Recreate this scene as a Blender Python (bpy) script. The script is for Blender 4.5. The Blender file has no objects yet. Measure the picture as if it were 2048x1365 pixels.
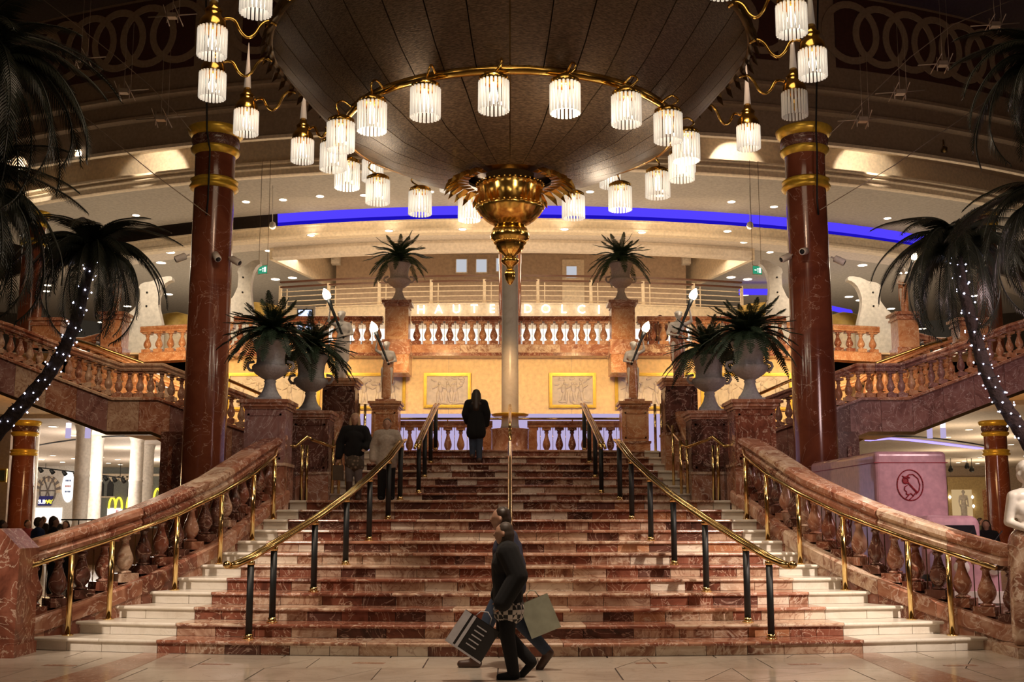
import bpy, bmesh, math, random
from mathutils import Vector, Matrix, Euler
PI = math.pi
random.seed(7)
SC = bpy.context.scene
COL = SC.collection
# ---------------------------------------------------------------- camera
F, PITCH, CX, CY, CH = 2200.0, math.radians(8.0), 1020.0, 731.0, 1.6
cd = bpy.data.cameras.new('camera'); cam = bpy.data.objects.new('camera', cd); COL.objects.link(cam)
cam.location = (0, 0, CH); cam.rotation_euler = (PI/2 + PITCH, 0, 0)
cd.sensor_width = 36.0; cd.lens = F/2048*36.0
cd.shift_x = (1024-CX)/2048; cd.shift_y = (CY-682.5)/2048
cd.clip_end = 300; SC.camera = cam
# ---------------------------------------------------------------- world, exposure
w = bpy.data.worlds.new('world'); SC.world = w; w.use_nodes = True
w.node_tree.nodes['Background'].inputs[0].default_value = (1.0, 0.78, 0.55, 1)
w.node_tree.nodes['Background'].inputs[1].default_value = 0.028
SC.view_settings.view_transform = 'Standard'; SC.view_settings.look = 'None'
SC.view_settings.exposure = 0.0; SC.view_settings.gamma = 1.0
SC.view_settings.use_curve_mapping = False
# ---------------------------------------------------------------- photo pixel -> place in the hall
def W(px, py, Y):
    cp, sp = math.cos(PITCH), math.sin(PITCH)
    a, b = (px-CX)/F, (CY-py)/F
    d = Vector((a, cp - b*sp, sp + b*cp)); s = Y/d.y
    return Vector((d.x*s, Y, CH + d.z*s))
def WH(px, py, H):
    cp, sp = math.cos(PITCH), math.sin(PITCH)
    a, b = (px-CX)/F, (CY-py)/F
    d = Vector((a, cp - b*sp, sp + b*cp)); s = (H-CH)/d.z
    return Vector((d.x*s, d.y*s, H))
# ---------------------------------------------------------------- lights
def light(name, kind, loc, energy, color=(1, .78, .52), size=.3, aim=None, spot=60, blend=.6, sizey=None, spread=None):
    l = bpy.data.lights.new(name, kind); l.energy = energy; l.color = color
    if kind == 'AREA':
        l.size = size
        if sizey: l.shape = 'RECTANGLE'; l.size_y = sizey
        if spread: l.spread = math.radians(spread)
    elif kind == 'SPOT':
        l.spot_size = math.radians(spot); l.spot_blend = blend; l.shadow_soft_size = size
    else: l.shadow_soft_size = size
    o = bpy.data.objects.new(name, l); COL.objects.link(o); o.location = loc
    if aim is not None:
        o.rotation_euler = (Vector(aim)-Vector(loc)).to_track_quat('-Z', 'Y').to_euler()
    return o
WARM = (1, .70, .40); AMB = (1, .58, .26); COOL = (.9, .92, 1.0); SOFTW = (1, .82, .60)
# chandelier glow (its lamps give the light: one point at the ring's centre below the bowl, and a few around)
for k in range(6):
    a = k*PI/3 + .3
    light('lamp_glow', 'POINT', (2.75*math.sin(a), 17-2.75*math.cos(a), 6.75), 38, SOFTW, .22)
# stair spots from high up on either side of the hall
light('stair_spot', 'SPOT', (11.5, 3.5, 10.5), 15500, (1, .83, .69), .12, (4.1, 15.2, .9), 17, .9)
light('stair_spot', 'SPOT', (-11.5, 3.0, 10.5), 8500, (1, .82, .66), .2, (-4.6, 15.0, .8), 18, .9)
light('stair_spot', 'SPOT', (0.3, 9.2, 15.0), 6000, (1, .80, .62), .4, (0, 14.6, 0.0), 52, 1.0)
light('front_fill', 'SPOT', (0, 1.0, 12.0), 900, (1, .80, .62), .6, (0, 16.0, 1.2), 46, 1.0)
light('hall_fill', 'AREA', (0, 9.5, 14.5), 520, (1, .74, .50), 8, (0, 13, 0))
light('landing_spot', 'SPOT', (0, 24.0, 6.3), 170, AMB, .3, (0, 24.5, 3), 120, .8)
# wall wash on the yellow wall under the upper balustrade
for x in (-9, -5.5, -2, 2, 5.5, 9):
    light('wall_wash', 'SPOT', (x, 28.4, 6.3), 520, (1, .68, .32), .3, (x*1.02, 32, 5.0), 110, .9)
# upper floor: balcony front, shop, canopy
for x in (-7, 0, 7):
    light('canopy_light', 'AREA', (x, 46.5, 13.0), 190, SOFTW, 5, (x, 46.0, 0), sizey=2.0)
    light('balcony_wash', 'AREA', (x, 40.0, 12.5), 130, WARM, 4, (x, 43.5, 9.6), sizey=1.0)
for x in (-20, 20):
    light('upper_side_light', 'AREA', (x*.95, 44.0, 12.6), 300, SOFTW, 8, (x, 44.0, 0))
    light('balustrade_wash', 'AREA', (x*.5, 27.0, 9.0), 80, WARM, 2.5, (x*.5, 31, 6.2))
light('ceiling_bounce', 'AREA', (0, 40.5, 7.2), 420, SOFTW, 16, (0, 41, 20), sizey=3)
for x in (-18, 18):
    light('ceiling_bounce', 'AREA', (x, 40.5, 7.2), 120, SOFTW, 8, (x, 41, 20), sizey=5)
for s in (-1, 1):
    light('bracket_fill', 'SPOT', (s*10.5, 31.5, 11.0), 900, SOFTW, .3, (s*10.8, 35.5, 8.2), 70, .8)  # added to whiten the scroll brackets, no fitting here
    light('side_ceiling_light', 'AREA', (s*15, 50, 7.5), 260, SOFTW, 8, (s*15, 50, 20))
# ground floor courts left and right
for x, y, e in ((-26, 52, 520), (-18, 48, 420), (-20, 58, 420), (-14, 43, 160), (-31, 68, 700), (-22, 70, 600)): light('court_light', 'POINT', (x, y, 3.6), e, (1, .86, .72), .6)
for x, y, e in ((22, 50, 300), (18, 44, 180), (24, 60, 260), (30, 70, 420)): light('court_light', 'POINT', (x, y, 3.6), e, (1, .78, .52), .6)
for s in (-1, 1):
    light('under_flight_fill', 'POINT', (s*14.5, 35.0, 3.0), 120, AMB, .4)  # added fill, brightens soffit and columns where no lamp hangs
    light('under_flight_fill', 'POINT', (s*12.5, 31.0, 2.2), 25, WARM, .4)
light('van_fill', 'AREA', (9.8, 14.5, 5.5), 330, (1, .70, .68), 2.0, (7.6, 21, 1.6))  # added pinkish fill to brighten the van
light('statue_light', 'SPOT', (0, 21.5, 7.6), 260, WARM, .2, (-3.0, 23.5, 4.8), 40, .8)
light('statue_light', 'SPOT', (0, 21.5, 7.6), 260, WARM, .2, (3.0, 23.5, 4.8), 40, .8)
# column and side stair spots
for s in (-1, 1):
    light('column_spot', 'SPOT', (s*2.5, 15.0, 11.5), 900 if s > 0 else 650, (1, .62, .40), .3, (s*7.1, 26, 4.6), 40, .9)
    light('flight_spot', 'SPOT', (s*6.0, 12.0, 12.5), 1500 if s < 0 else 900, (1, .68, .48) if s < 0 else (.80, .66, .95), .3, (s*10.8, 28, 5.2), 26, .9)
    light('urn_light', 'SPOT', (s*1.5, 9.5, 9.5), 420, (.85, .8, .85), .3, (s*4.2, 18.4, 3.6), 16, .9)
# ---------------------------------------------------------------- object helpers
WM = {}
def put(name, data, mw=None, parent=None, mat=None):
    o = bpy.data.objects.new(name, data); COL.objects.link(o)
    mw = mw if mw is not None else Matrix()
    WM[o.name] = mw
    if parent is not None:
        o.parent = parent; o.matrix_basis = WM[parent.name].inverted() @ mw
    else: o.matrix_basis = mw
    return o
def tag(o, label=None, cat=None, group=None, kind=None):
    if label: o['label'] = label
    if cat: o['category'] = cat
    if group: o['group'] = group
    if kind: o['kind'] = kind
    return o
def thing(name, label, cat, loc=(0, 0, 0), group=None, rz=0.0):
    o = put(name, None, Matrix.Translation(Vector(loc)) @ Matrix.Rotation(rz, 4, 'Z')); o.empty_display_size = .2
    return tag(o, label, cat, group)
def dup(o, mw, label=None, group=None, parent=None):
    c = o.copy(); COL.objects.link(c); WM[c.name] = mw
    c.parent = parent
    c.matrix_basis = mw if parent is None else WM[parent.name].inverted() @ mw
    if label: c['label'] = label
    if group: c['group'] = group
    for ch in o.children:
        dup_child(ch, c, WM[o.name].inverted() @ WM[ch.name], mw)
    return c
def dup_child(ch, newpar, rel, parw):
    d = ch.copy(); COL.objects.link(d); d.parent = newpar; WM[d.name] = parw @ rel
    for g in ch.children: dup_child(g, d, WM[ch.name].inverted() @ WM[g.name], WM[d.name])
class MB:
    def __init__(s): s.v = []; s.f = []; s.sm = []
    def add(s, vs, fs, smooth=False):
        n = len(s.v); s.v += [Vector(v) for v in vs]
        for f in fs: s.f.append(tuple(n+i for i in f)); s.sm.append(smooth)
        return s
    def box(s, x0, x1, y0, y1, z0, z1, m=None):
        vs = [Vector(p) for p in ((x0,y0,z0),(x1,y0,z0),(x1,y1,z0),(x0,y1,z0),(x0,y0,z1),(x1,y0,z1),(x1,y1,z1),(x0,y1,z1))]
        if m is not None: vs = [m @ v for v in vs]
        return s.add(vs, [(0,3,2,1),(4,5,6,7),(0,1,5,4),(1,2,6,5),(2,3,7,6),(3,0,4,7)])
    def lathe(s, prof, seg=24, c=(0,0,0), smooth=True, a0=0, a1=2*PI, flute=0, fn=0, cap=True):
        full = abs(a1-a0-2*PI) < 1e-6; n = seg if full else seg+1
        vs = []
        for r, z in prof:
            for k in range(n):
                a = a0+(a1-a0)*k/seg
                rr = r*(1-flute*(.5+.5*math.cos(fn*a))) if flute else r
                vs.append((c[0]+rr*math.cos(a), c[1]+rr*math.sin(a), c[2]+z))
        fs = []
        for i in range(len(prof)-1):
            for k in range(seg):
                k2 = (k+1) % n
                fs.append((i*n+k, i*n+k2, (i+1)*n+k2, (i+1)*n+k))
        if cap and full:
            fs.append(tuple(range(n-1, -1, -1))); fs.append(tuple(range((len(prof)-1)*n, len(prof)*n)))
        return s.add(vs, fs, smooth)
    def cyl(s, a, b, r, r2=None, seg=10, smooth=True):
        return s.tube([a, b], [r, r if r2 is None else r2], seg, smooth)
    def tube(s, pts, r, seg=8, smooth=True):
        pts = [Vector(p) for p in pts]; n = len(pts)
        rs = r if isinstance(r, (list, tuple)) else [r]*n
        vs = []; up = None
        for i, p in enumerate(pts):
            t = (pts[min(i+1, n-1)]-pts[max(i-1, 0)]).normalized()
            if up is None: up = Vector((0,0,1)) if abs(t.z) < .9 else Vector((1,0,0))
            x = t.cross(up).normalized(); y = x.cross(t).normalized(); up = y
            for k in range(seg):
                a = 2*PI*k/seg; vs.append(p+(x*math.cos(a)+y*math.sin(a))*rs[i])
        fs = [(i*seg+k, i*seg+(k+1)%seg, (i+1)*seg+(k+1)%seg, (i+1)*seg+k) for i in range(n-1) for k in range(seg)]
        fs.append(tuple(range(seg-1, -1, -1))); fs.append(tuple(range((n-1)*seg, n*seg)))
        return s.add(vs, fs, smooth)
    def prism(s, poly, fn, t0, t1):
        """polygon (u,v) extruded from t0 to t1, fn(u,v,t)->point"""
        n = len(poly)
        vs = [fn(u, v, t0) for u, v in poly]+[fn(u, v, t1) for u, v in poly]
        fs = [tuple(range(n-1, -1, -1)), tuple(range(n, 2*n))]+[(k, (k+1)%n, n+(k+1)%n, n+k) for k in range(n)]
        return s.add(vs, fs)
    def sweep(s, prof, path, smooth=False, closed=True):
        """profile (u = sideways, v = up) along a path, u horizontal normal to the path"""
        path = [Vector(p) for p in path]; n = len(path); m = len(prof); vs = []
        for i, p in enumerate(path):
            t = path[min(i+1, n-1)]-path[max(i-1, 0)]; t.z = 0; t.normalize()
            nx = Vector((t.y, -t.x, 0))
            for u, v in prof: vs.append(p+nx*u+Vector((0, 0, v)))
        fs = [(i*m+k, i*m+(k+1)%m, (i+1)*m+(k+1)%m, (i+1)*m+k) for i in range(n-1) for k in range(m if closed else m-1)]
        if closed: fs += [tuple(range(m-1, -1, -1)), tuple(range((n-1)*m, n*m))]
        return s.add(vs, fs, smooth)
    def mesh(s, name, mat, off=None):
        me = bpy.data.meshes.new(name)
        vs = s.v if off is None else [v-off for v in s.v]
        me.from_pydata([tuple(v) for v in vs], [], s.f)
        me.polygons.foreach_set('use_smooth', s.sm)
        if mat: me.materials.append(mat)
        bm = bmesh.new(); bm.from_mesh(me); bmesh.ops.recalc_face_normals(bm, faces=bm.faces); bm.to_mesh(me); bm.free()
        me.update(); return me
    def obj(s, name, mat, parent=None):
        """vertices given in world space; the object's origin is put at the centre of its bounds' base"""
        xs = [v.x for v in s.v]; ys = [v.y for v in s.v]; zs = [v.z for v in s.v]
        c = Vector(((min(xs)+max(xs))/2, (min(ys)+max(ys))/2, min(zs)))
        return put(name, s.mesh(name, mat, c), Matrix.Translation(c), parent)
def struct(name, mb, mat, parent=None):
    o = mb.obj(name, mat, parent)
    if parent is None: o['kind'] = 'structure'
    return o
def stand(name, mb, mat, parent): return mb.obj(name, mat, parent)
UNIT = MB().box(-.5, .5, -.5, .5, -.5, .5)
def curve_pts(P, n=4):
    P = [Vector(p) for p in P]; out = []
    for i in range(len(P)-1):
        a, b, c, d = P[max(i-1, 0)], P[i], P[i+1], P[min(i+2, len(P)-1)]
        for k in range(n):
            t = k/n; out.append(.5*((2*b)+(c-a)*t+(2*a-5*b+4*c-d)*t*t+(3*b-a-3*c+d)*t*t*t))
    return out+[P[-1]]
_unit = {}
def brick(name, c, size, mat, parent, rz=0.0, rot=None):
    """piece sharing one unit mesh per material"""
    if mat.name not in _unit: _unit[mat.name] = UNIT.mesh('piece', mat)
    R = rot if rot is not None else Matrix.Rotation(rz, 4, 'Z')
    mw = Matrix.Translation(Vector(c)) @ R @ Matrix.Diagonal((size[0], size[1], size[2], 1))
    return put(name, _unit[mat.name], mw, parent)
# ---------------------------------------------------------------- materials
def mat(name, col, rough=.5, metal=0.0, emit=None, es=0.0, spec=None, coat=0.0, alpha=1.0, trans=0.0, bump=None):
    m = bpy.data.materials.new(name); m.use_nodes = True
    nt = m.node_tree; b = nt.nodes['Principled BSDF']
    b.inputs['Base Color'].default_value = (*col, 1); b.inputs['Roughness'].default_value = rough
    b.inputs['Metallic'].default_value = metal
    if emit: b.inputs['Emission Color'].default_value = (*emit, 1); b.inputs['Emission Strength'].default_value = es
    if spec is not None: b.inputs['Specular IOR Level'].default_value = spec
    if coat: b.inputs['Coat Weight'].default_value = coat
    if trans: b.inputs['Transmission Weight'].default_value = trans
    b.inputs['Alpha'].default_value = alpha
    # fine procedural variation on every surface
    n = nt.nodes.new('ShaderNodeTexNoise'); n.inputs['Scale'].default_value = bump[0] if bump else 9; n.inputs['Detail'].default_value = 4
    g = nt.nodes.new('ShaderNodeNewGeometry'); nt.links.new(g.outputs['Position'], n.inputs['Vector'])
    mx = nt.nodes.new('ShaderNodeMix'); mx.data_type = 'RGBA'; mx.blend_type = 'MULTIPLY'
    mr = nt.nodes.new('ShaderNodeMapRange'); mr.inputs[1].default_value = .3; mr.inputs[2].default_value = .7
    mr.inputs[3].default_value = .82; mr.inputs[4].default_value = 1.08
    nt.links.new(n.outputs['Fac'], mr.inputs[0])
    mx.inputs[0].default_value = 1; mx.inputs[6].default_value = (*col, 1)
    nt.links.new(mr.outputs[0], mx.inputs[7]); nt.links.new(mx.outputs[2], b.inputs['Base Color'])
    if bump:
        bp = nt.nodes.new('ShaderNodeBump'); bp.inputs['Strength'].default_value = bump[1]; bp.inputs['Distance'].default_value = bump[2]
        nt.links.new(n.outputs['Fac'], bp.inputs['Height']); nt.links.new(bp.outputs[0], b.inputs['Normal'])
    return m
def glow(name, col, strength):
    m = bpy.data.materials.new(name); m.use_nodes = True; nt = m.node_tree
    nt.nodes.remove(nt.nodes['Principled BSDF']); e = nt.nodes.new('ShaderNodeEmission')
    e.inputs[0].default_value = (*col, 1); e.inputs[1].default_value = strength
    nt.links.new(e.outputs[0], nt.nodes['Material Output'].inputs[0]); return m
def marble(name, ramp, vein, scale=2.2, rough=.22, veinw=.02, distort=2.2, veinamt=.8, stretch=(1,1,1)):
    m = bpy.data.materials.new(name); m.use_nodes = True
    nt = m.node_tree; L = nt.links; b = nt.nodes['Principled BSDF']; N = nt.nodes.new
    g = N('ShaderNodeNewGeometry'); oi = N('ShaderNodeObjectInfo')
    vm = N('ShaderNodeVectorMath'); vm.operation = 'SCALE'; vm.inputs[0].default_value = (37.7, 91.3, 53.1)
    L.new(oi.outputs['Random'], vm.inputs['Scale'])
    ad = N('ShaderNodeVectorMath'); ad.operation = 'ADD'; L.new(g.outputs['Position'], ad.inputs[0]); L.new(vm.outputs[0], ad.inputs[1])
    st = N('ShaderNodeVectorMath'); st.operation = 'MULTIPLY'; st.inputs[1].default_value = stretch; L.new(ad.outputs[0], st.inputs[0])
    n1 = N('ShaderNodeTexNoise'); n1.inputs['Scale'].default_value = scale; n1.inputs['Detail'].default_value = 7
    n1.inputs['Roughness'].default_value = .62; n1.inputs['Distortion'].default_value = distort; L.new(st.outputs[0], n1.inputs['Vector'])
    cr = N('ShaderNodeValToRGB'); el = cr.color_ramp.elements
    k = len(ramp)
    el[0].position = .3; el[0].color = (*ramp[0], 1); el[1].position = .72; el[1].color = (*ramp[-1], 1)
    for i in range(1, k-1):
        e = el.new(.3+.42*i/(k-1)); e.color = (*ramp[i], 1)
    # each piece leans to its own part of the colour range
    sh = N('ShaderNodeMath'); sh.operation = 'MULTIPLY_ADD'; sh.inputs[1].default_value = .16; L.new(oi.outputs['Random'], sh.inputs[0])
    sb = N('ShaderNodeMath'); sb.operation = 'SUBTRACT'; L.new(n1.outputs['Fac'], sb.inputs[0]); sb.inputs[1].default_value = .08
    L.new(sb.outputs[0], sh.inputs[2]); L.new(sh.outputs[0], cr.inputs['Fac'])
    n2 = N('ShaderNodeTexNoise'); n2.inputs['Scale'].default_value = scale*1.3; n2.inputs['Detail'].default_value = 5
    n2.inputs['Distortion'].default_value = distort*1.2; L.new(st.outputs[0], n2.inputs['Vector'])
    s1 = N('ShaderNodeMath'); s1.operation = 'SUBTRACT'; s1.inputs[1].default_value = .5; L.new(n2.outputs['Fac'], s1.inputs[0])
    s2 = N('ShaderNodeMath'); s2.operation = 'ABSOLUTE'; L.new(s1.outputs[0], s2.inputs[0])
    mr = N('ShaderNodeMapRange'); mr.inputs[1].default_value = 0; mr.inputs[2].default_value = veinw; mr.inputs[3].default_value = veinamt; mr.inputs[4].default_value = 0
    L.new(s2.outputs[0], mr.inputs[0])
    mx = N('ShaderNodeMix'); mx.data_type = 'RGBA'; L.new(mr.outputs[0], mx.inputs[0]); L.new(cr.outputs[0], mx.inputs[6]); mx.inputs[7].default_value = (*vein, 1)
    L.new(mx.outputs[2], b.inputs['Base Color']); b.inputs['Roughness'].default_value = rough
    return m
RD, RB, PK, CR_ = (.10,.028,.016), (.30,.085,.045), (.46,.23,.15), (.62,.44,.32)
M = {}
M['m_red']   = marble('red_marble', [(.10,.032,.02), (.22,.072,.042), (.32,.12,.075)], (.66,.48,.36), 1.5, .2, .022, 3.0)
M['m_dark']  = marble('dark_marble', [(.045,.02,.015), (.13,.05,.035), (.17,.08,.06)], (.55,.38,.3), 1.5, .2, .02, 3.0)
M['m_mix']   = marble('mixed_marble', [(.13,.045,.028), (.30,.14,.085), (.58,.40,.28), (.66,.50,.37)], (.74,.6,.47), 1.7, .2, .04, 3.2)
M['m_pink']  = marble('pink_marble', [(.36,.20,.13), (.54,.37,.26), (.68,.53,.40)], (.24,.09,.05), 1.6, .22, .035, 3.0, veinamt=.75)
M['m_white'] = marble('pale_marble', [(.60,.53,.44), (.70,.64,.55), (.74,.68,.60)], (.45,.38,.3), 1.6, .25, .008, veinamt=.35)
M['m_cream'] = marble('cream_marble', [(.60,.48,.36), (.74,.63,.51), (.80,.70,.58)], (.32,.16,.10), 1.6, .25, .02, 2.6, veinamt=.6)
M['m_rail']  = marble('rail_marble', [(.20,.06,.035), (.40,.18,.11), (.60,.38,.27)], (.72,.55,.45), 1.7, .16, .025)
M['m_violet'] = marble('violet_marble', [(.16,.07,.06), (.30,.15,.13), (.36,.22,.20)], (.62,.48,.44), 1.5, .25, .016)
M['m_orange'] = marble('orange_marble', [(.30,.11,.05), (.48,.22,.11), (.58,.34,.2)], (.7,.55,.4), 2.0, .22, .02)
M['m_shaft'] = marble('column_marble', [(.13,.035,.02), (.19,.055,.028), (.25,.08,.04)], (.7,.5,.38), .9, .14, .004, distort=1.0, veinamt=.6)
M['m_floor'] = marble('floor_marble', [(.40,.33,.26), (.50,.43,.35), (.54,.47,.39)], (.28,.2,.15), 1.0, .16, .006, veinamt=.5)
M['m_strip'] = marble('strip_marble', [(.22,.10,.06), (.34,.18,.12), (.45,.28,.2)], (.5,.4,.32), 2.0, .18, .02)
M['joint']   = mat('joint_grey', (.06,.035,.028), .8)
M['gold']    = mat('polished_gold', (.80,.50,.12), .16, 1.0)
M['goldp']   = mat('gold_paint', (.90,.60,.07), .30, .55)
M['frame']   = mat('gilt_frame', (.55,.36,.04), .4, .4)
M['brass']   = mat('brass_tube', (.78,.56,.24), .14, 1.0)
M['black']   = mat('black_post', (.004,.006,.007), .5)
M['bronze']  = mat('dark_bronze', (.14,.085,.03), .32, .9)
M['urn']     = mat('urn_stone', (.42,.40,.40), .65, bump=(26, .4, .02))
M['urnw']    = mat('warm_urn_stone', (.62,.50,.42), .55, bump=(26, .4, .02))
M['statw']   = mat('white_statue_marble', (.68,.62,.56), .35)
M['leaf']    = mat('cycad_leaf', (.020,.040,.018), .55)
M['leafu']   = mat('lit_cycad_leaf', (.045,.085,.03), .5)  # lighter copy of the leaf, light put into its green
M['palm']    = mat('palm_leaf', (.022,.026,.018), .30)
M['trunk']   = mat('palm_trunk', (.035,.022,.018), .9, bump=(14, 1.0, .05))
M['wall']    = mat('yellow_wall', (.82,.58,.30), .7)
M['cream']   = mat('cream_paint', (.78,.66,.50), .6)
M['peach']   = mat('peach_paint', (.50,.38,.28), .7)
M['ceil']    = mat('ceiling_paint', (.42,.38,.33), .8)
M['ceil2']   = mat('pale_ceiling_paint', (.66,.58,.50), .75)
M['cove']    = mat('unlit_cove', (.05,.033,.025), .8)  # shade of the unlit cove put into the colour
M['taupe']   = mat('taupe_paint', (.32,.24,.17), .8)
M['dpanel']  = mat('dark_red_panel', (.07,.022,.016), .8)
M['whitep']  = mat('white_paint', (.80,.76,.70), .45)
M['relief']  = mat('relief_plaster', (.60,.52,.44), .7)
M['wire']    = mat('steel_wire', (.40,.32,.24), .4, .6)
M['wood']    = mat('brown_handrail', (.12,.05,.03), .4)
M['bowl']    = None
M['lampon']  = glow('lamp_core', (1, .90, .74), 6)
M['down']    = glow('downlight_glow', (1, .84, .62), 14)
M['fairy']   = glow('fairy_bulb', (.70, .72, 1), 9)
M['torch']   = glow('torch_glow', (1, .86, .62), 9)
M['blue']    = glow('blue_neon', (.09, .055, 1), 1.0)
M['blue2']   = glow('neon_lit_cove', (.018, .008, .75), .62)  # glow standing in for neon light falling on the cove wall
M['shopglow'] = glow('shop_window_light', (1, .90, .80), 1.3)
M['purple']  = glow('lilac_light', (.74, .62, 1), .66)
# chandelier rod glass and bowl mesh
def rodmat(name, es):
    m = bpy.data.materials.new(name); m.use_nodes = True; nt = m.node_tree; b = nt.nodes['Principled BSDF']
    b.inputs['Base Color'].default_value = (.9,.88,.84,1); b.inputs['Roughness'].default_value = .12
    b.inputs['Transmission Weight'].default_value = .35
    b.inputs['Emission Color'].default_value = (1,.88,.72,1); b.inputs['Emission Strength'].default_value = es
    return m
M['rod'] = rodmat('lit_glass_rod', .26); M['rodoff'] = rodmat('unlit_glass_rod', .02)
def bowlmat():
    m = bpy.data.materials.new('woven_metal_mesh'); m.use_nodes = True; nt = m.node_tree; L = nt.links; N = nt.nodes.new
    b = nt.nodes['Principled BSDF']; g = N('ShaderNodeNewGeometry')
    n = N('ShaderNodeTexNoise'); n.inputs['Scale'].default_value = 70; n.inputs['Detail'].default_value = 2
    mp = N('ShaderNodeMapping'); mp.inputs['Scale'].default_value = (.25, .25, 2.5); L.new(g.outputs['Position'], mp.inputs[0]); L.new(mp.outputs[0], n.inputs['Vector'])
    cr = N('ShaderNodeValToRGB'); cr.color_ramp.elements[0].position = .38; cr.color_ramp.elements[0].color = (.060,.036,.020,1)
    cr.color_ramp.elements[1].position = .66; cr.color_ramp.elements[1].color = (.17,.11,.062,1)
    L.new(n.outputs['Fac'], cr.inputs[0]); L.new(cr.outputs[0], b.inputs['Base Color'])
    b.inputs['Roughness'].default_value = .42; b.inputs['Metallic'].default_value = .35
    bp = N('ShaderNodeBump'); bp.inputs['Strength'].default_value = .5; bp.inputs['Distance'].default_value = .01
    L.new(n.outputs['Fac'], bp.inputs['Height']); L.new(bp.outputs[0], b.inputs['Normal'])
    return m
M['bowl'] = bowlmat()
# ================================================================ FLOOR
fl = struct('floor', MB().box(-45, 45, -6, 100, -.3, -.012), M['joint'])
fy = 13.1
# slabs in view in front of the stairs, each its own piece, with two dark strips running out of the corners
def slab(poly, m, name='floor_slab', h=.0):
    cx = sum(p[0] for p in poly)/len(poly); cy = sum(p[1] for p in poly)/len(poly)
    q = [(cx+(x-cx)*(1-.011/max(.05, math.hypot(x-cx, y-cy))*1), cy+(y-cy)*(1-.006/max(.05, math.hypot(x-cx, y-cy)))) for x, y in poly]
    mb = MB().prism(q, lambda u, v, t: (u, v, t), -.03, h)
    return mb.obj(name, m, fl)
rows = [9.6, 10.5, 11.4, 12.3, 13.2, 14.1, 15.2]
xs = [-7.6+1.27*k for k in range(13)]
for j in range(len(rows)-1):
    for k in range(len(xs)-1):
        sk = .3 if j % 2 else -.15
        x0, x1 = xs[k]+sk, xs[k+1]+sk; y0, y1 = rows[j], rows[j+1]
        if (k+j) % 3 == 0:
            mid = (x0*.35+x1*.65, y0); 
            slab([(x0,y0),mid,(x1,y1),(x0,y1)], M['m_floor']); slab([mid,(x1,y0),(x1,y1)], M['m_floor'])
        elif (k+j) % 3 == 1:
            slab([(x0,y0),(x1,y0),(x1,y1)], M['m_floor']); slab([(x0,y0),(x1,y1),(x0,y1)], M['m_floor'])
        else: slab([(x0,y0),(x1,y0),(x1,y1),(x0,y1)], M['m_floor'])
for s in (-1, 1):
    q_ = [(WH(px, py, 0).x*-s, WH(px, py, 0).y) for px, py in ((314,1299),(356,1301),(190,1372),(60,1372))]
    o = MB().prism(q_, lambda u, v, t: (u, v, t), -.02, .003).obj('floor_strip', M['m_strip'], fl)
    for k in range(3):
        a = MB().prism([(s*(1.4+k*1.7),12.75-.1*k),(s*(1.75+k*1.7),12.8-.1*k),(s*(1.78+k*1.7),12.7-.1*k),(s*(1.42+k*1.7),12.66-.1*k)], lambda u, v, t: (u, v, t), -.02, .003).obj('floor_inset', M['m_strip'], fl)
# rest of the floor beyond: one polished sheet each side
MB().box(-45, 45, 15.2, 100, -.05, 0).obj('far_paving', M['m_floor'], fl)
MB().box(-45, 45, -6, 9.6, -.05, 0).obj('near_paving', M['m_floor'], fl)
MB().box(-45, -7.9, 9.6, 15.2, -.05, 0).obj('side_paving', M['m_floor'], fl)
MB().box(7.95, 45, 9.6, 15.2, -.05, 0).obj('side_paving', M['m_floor'], fl)
# ================================================================ STAIRS
RH, TD, D0, RR = .1605, .464, 13.3, 24.6
def front(i): return D0+(i-1)*TD + (3*TD if i > 12 else 0)        # centre front of step i
def rad(i): return RR-(front(i)-D0)
YC = D0+RR
def arc_y(i, x): return YC-math.sqrt(rad(i)**2-x*x)
XL = [58.6,147,229,299,353,401,444,474,500,525,551,580]
XB = [316,355,391,425,456,483,515,535,556,577,598,614]
def halfw(i, px):
    x = 4.0
    for _ in range(12):
        y = arc_y(i, min(x, 8)); zc = y*math.cos(PITCH)+(i*RH-CH)*math.sin(PITCH); x = (CX-px)/F*zc
    return x
HW = {i: halfw(i, XL[i-1]) for i in range(1, 13)}
HB = {i: halfw(i, XB[i-1]) for i in range(1, 13)}
for i in range(13, 20):
    HW[i] = {18: 3.3, 19: 3.16}.get(i, 3.42 if i > 14 else 3.34)
    HB[i] = 3.02 - (i-13)*.03
nose_prof = [(0,.0)]
def nosing_mesh(m, depth):
    mb = MB(); pr = []
    for k in range(7):
        a = -PI/2+PI*k/6; pr.append((-.022*math.cos(a)-.0, .022*math.sin(a)-.022))
    poly = [(depth, -.044)]+[(p[0], p[1]) for p in pr]+[(depth, 0)]
    mb.prism(poly, lambda u, v, t: (t, u, v), -.5, .5)
    return mb.mesh('tread_slab', m)
_nm = {}
def tread_slab(i, x0, x1, depth, m, parent):
    key = (m.name, round(depth, 3))
    if key not in _nm: _nm[key] = nosing_mesh(m, depth)
    xm = (x0+x1)/2; y = arc_y(i, xm)-.03; ang = math.asin(xm/rad(i))
    mw = Matrix.Translation((xm, y, i*RH)) @ Matrix.Rotation(ang, 4, 'Z') @ Matrix.Diagonal(((x1-x0)/math.cos(ang)-.006, 1, 1, 1))
    return put('tread_slab', _nm[key], mw, parent)
def pick(i, x):
    r = random.random()
    if i > 12: return M[('m_red','m_mix','m_dark','m_red','m_pink')[int(r*5)]] if r < .9 else M['m_cream']
    if r < .26: return M['m_red']
    if r < .50: return M['m_mix']
    if r < .64: return M['m_cream']
    if r < .80: return M['m_pink']
    return M['m_dark'] if x < 1.5 or random.random() < .4 else M['m_orange']
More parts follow.
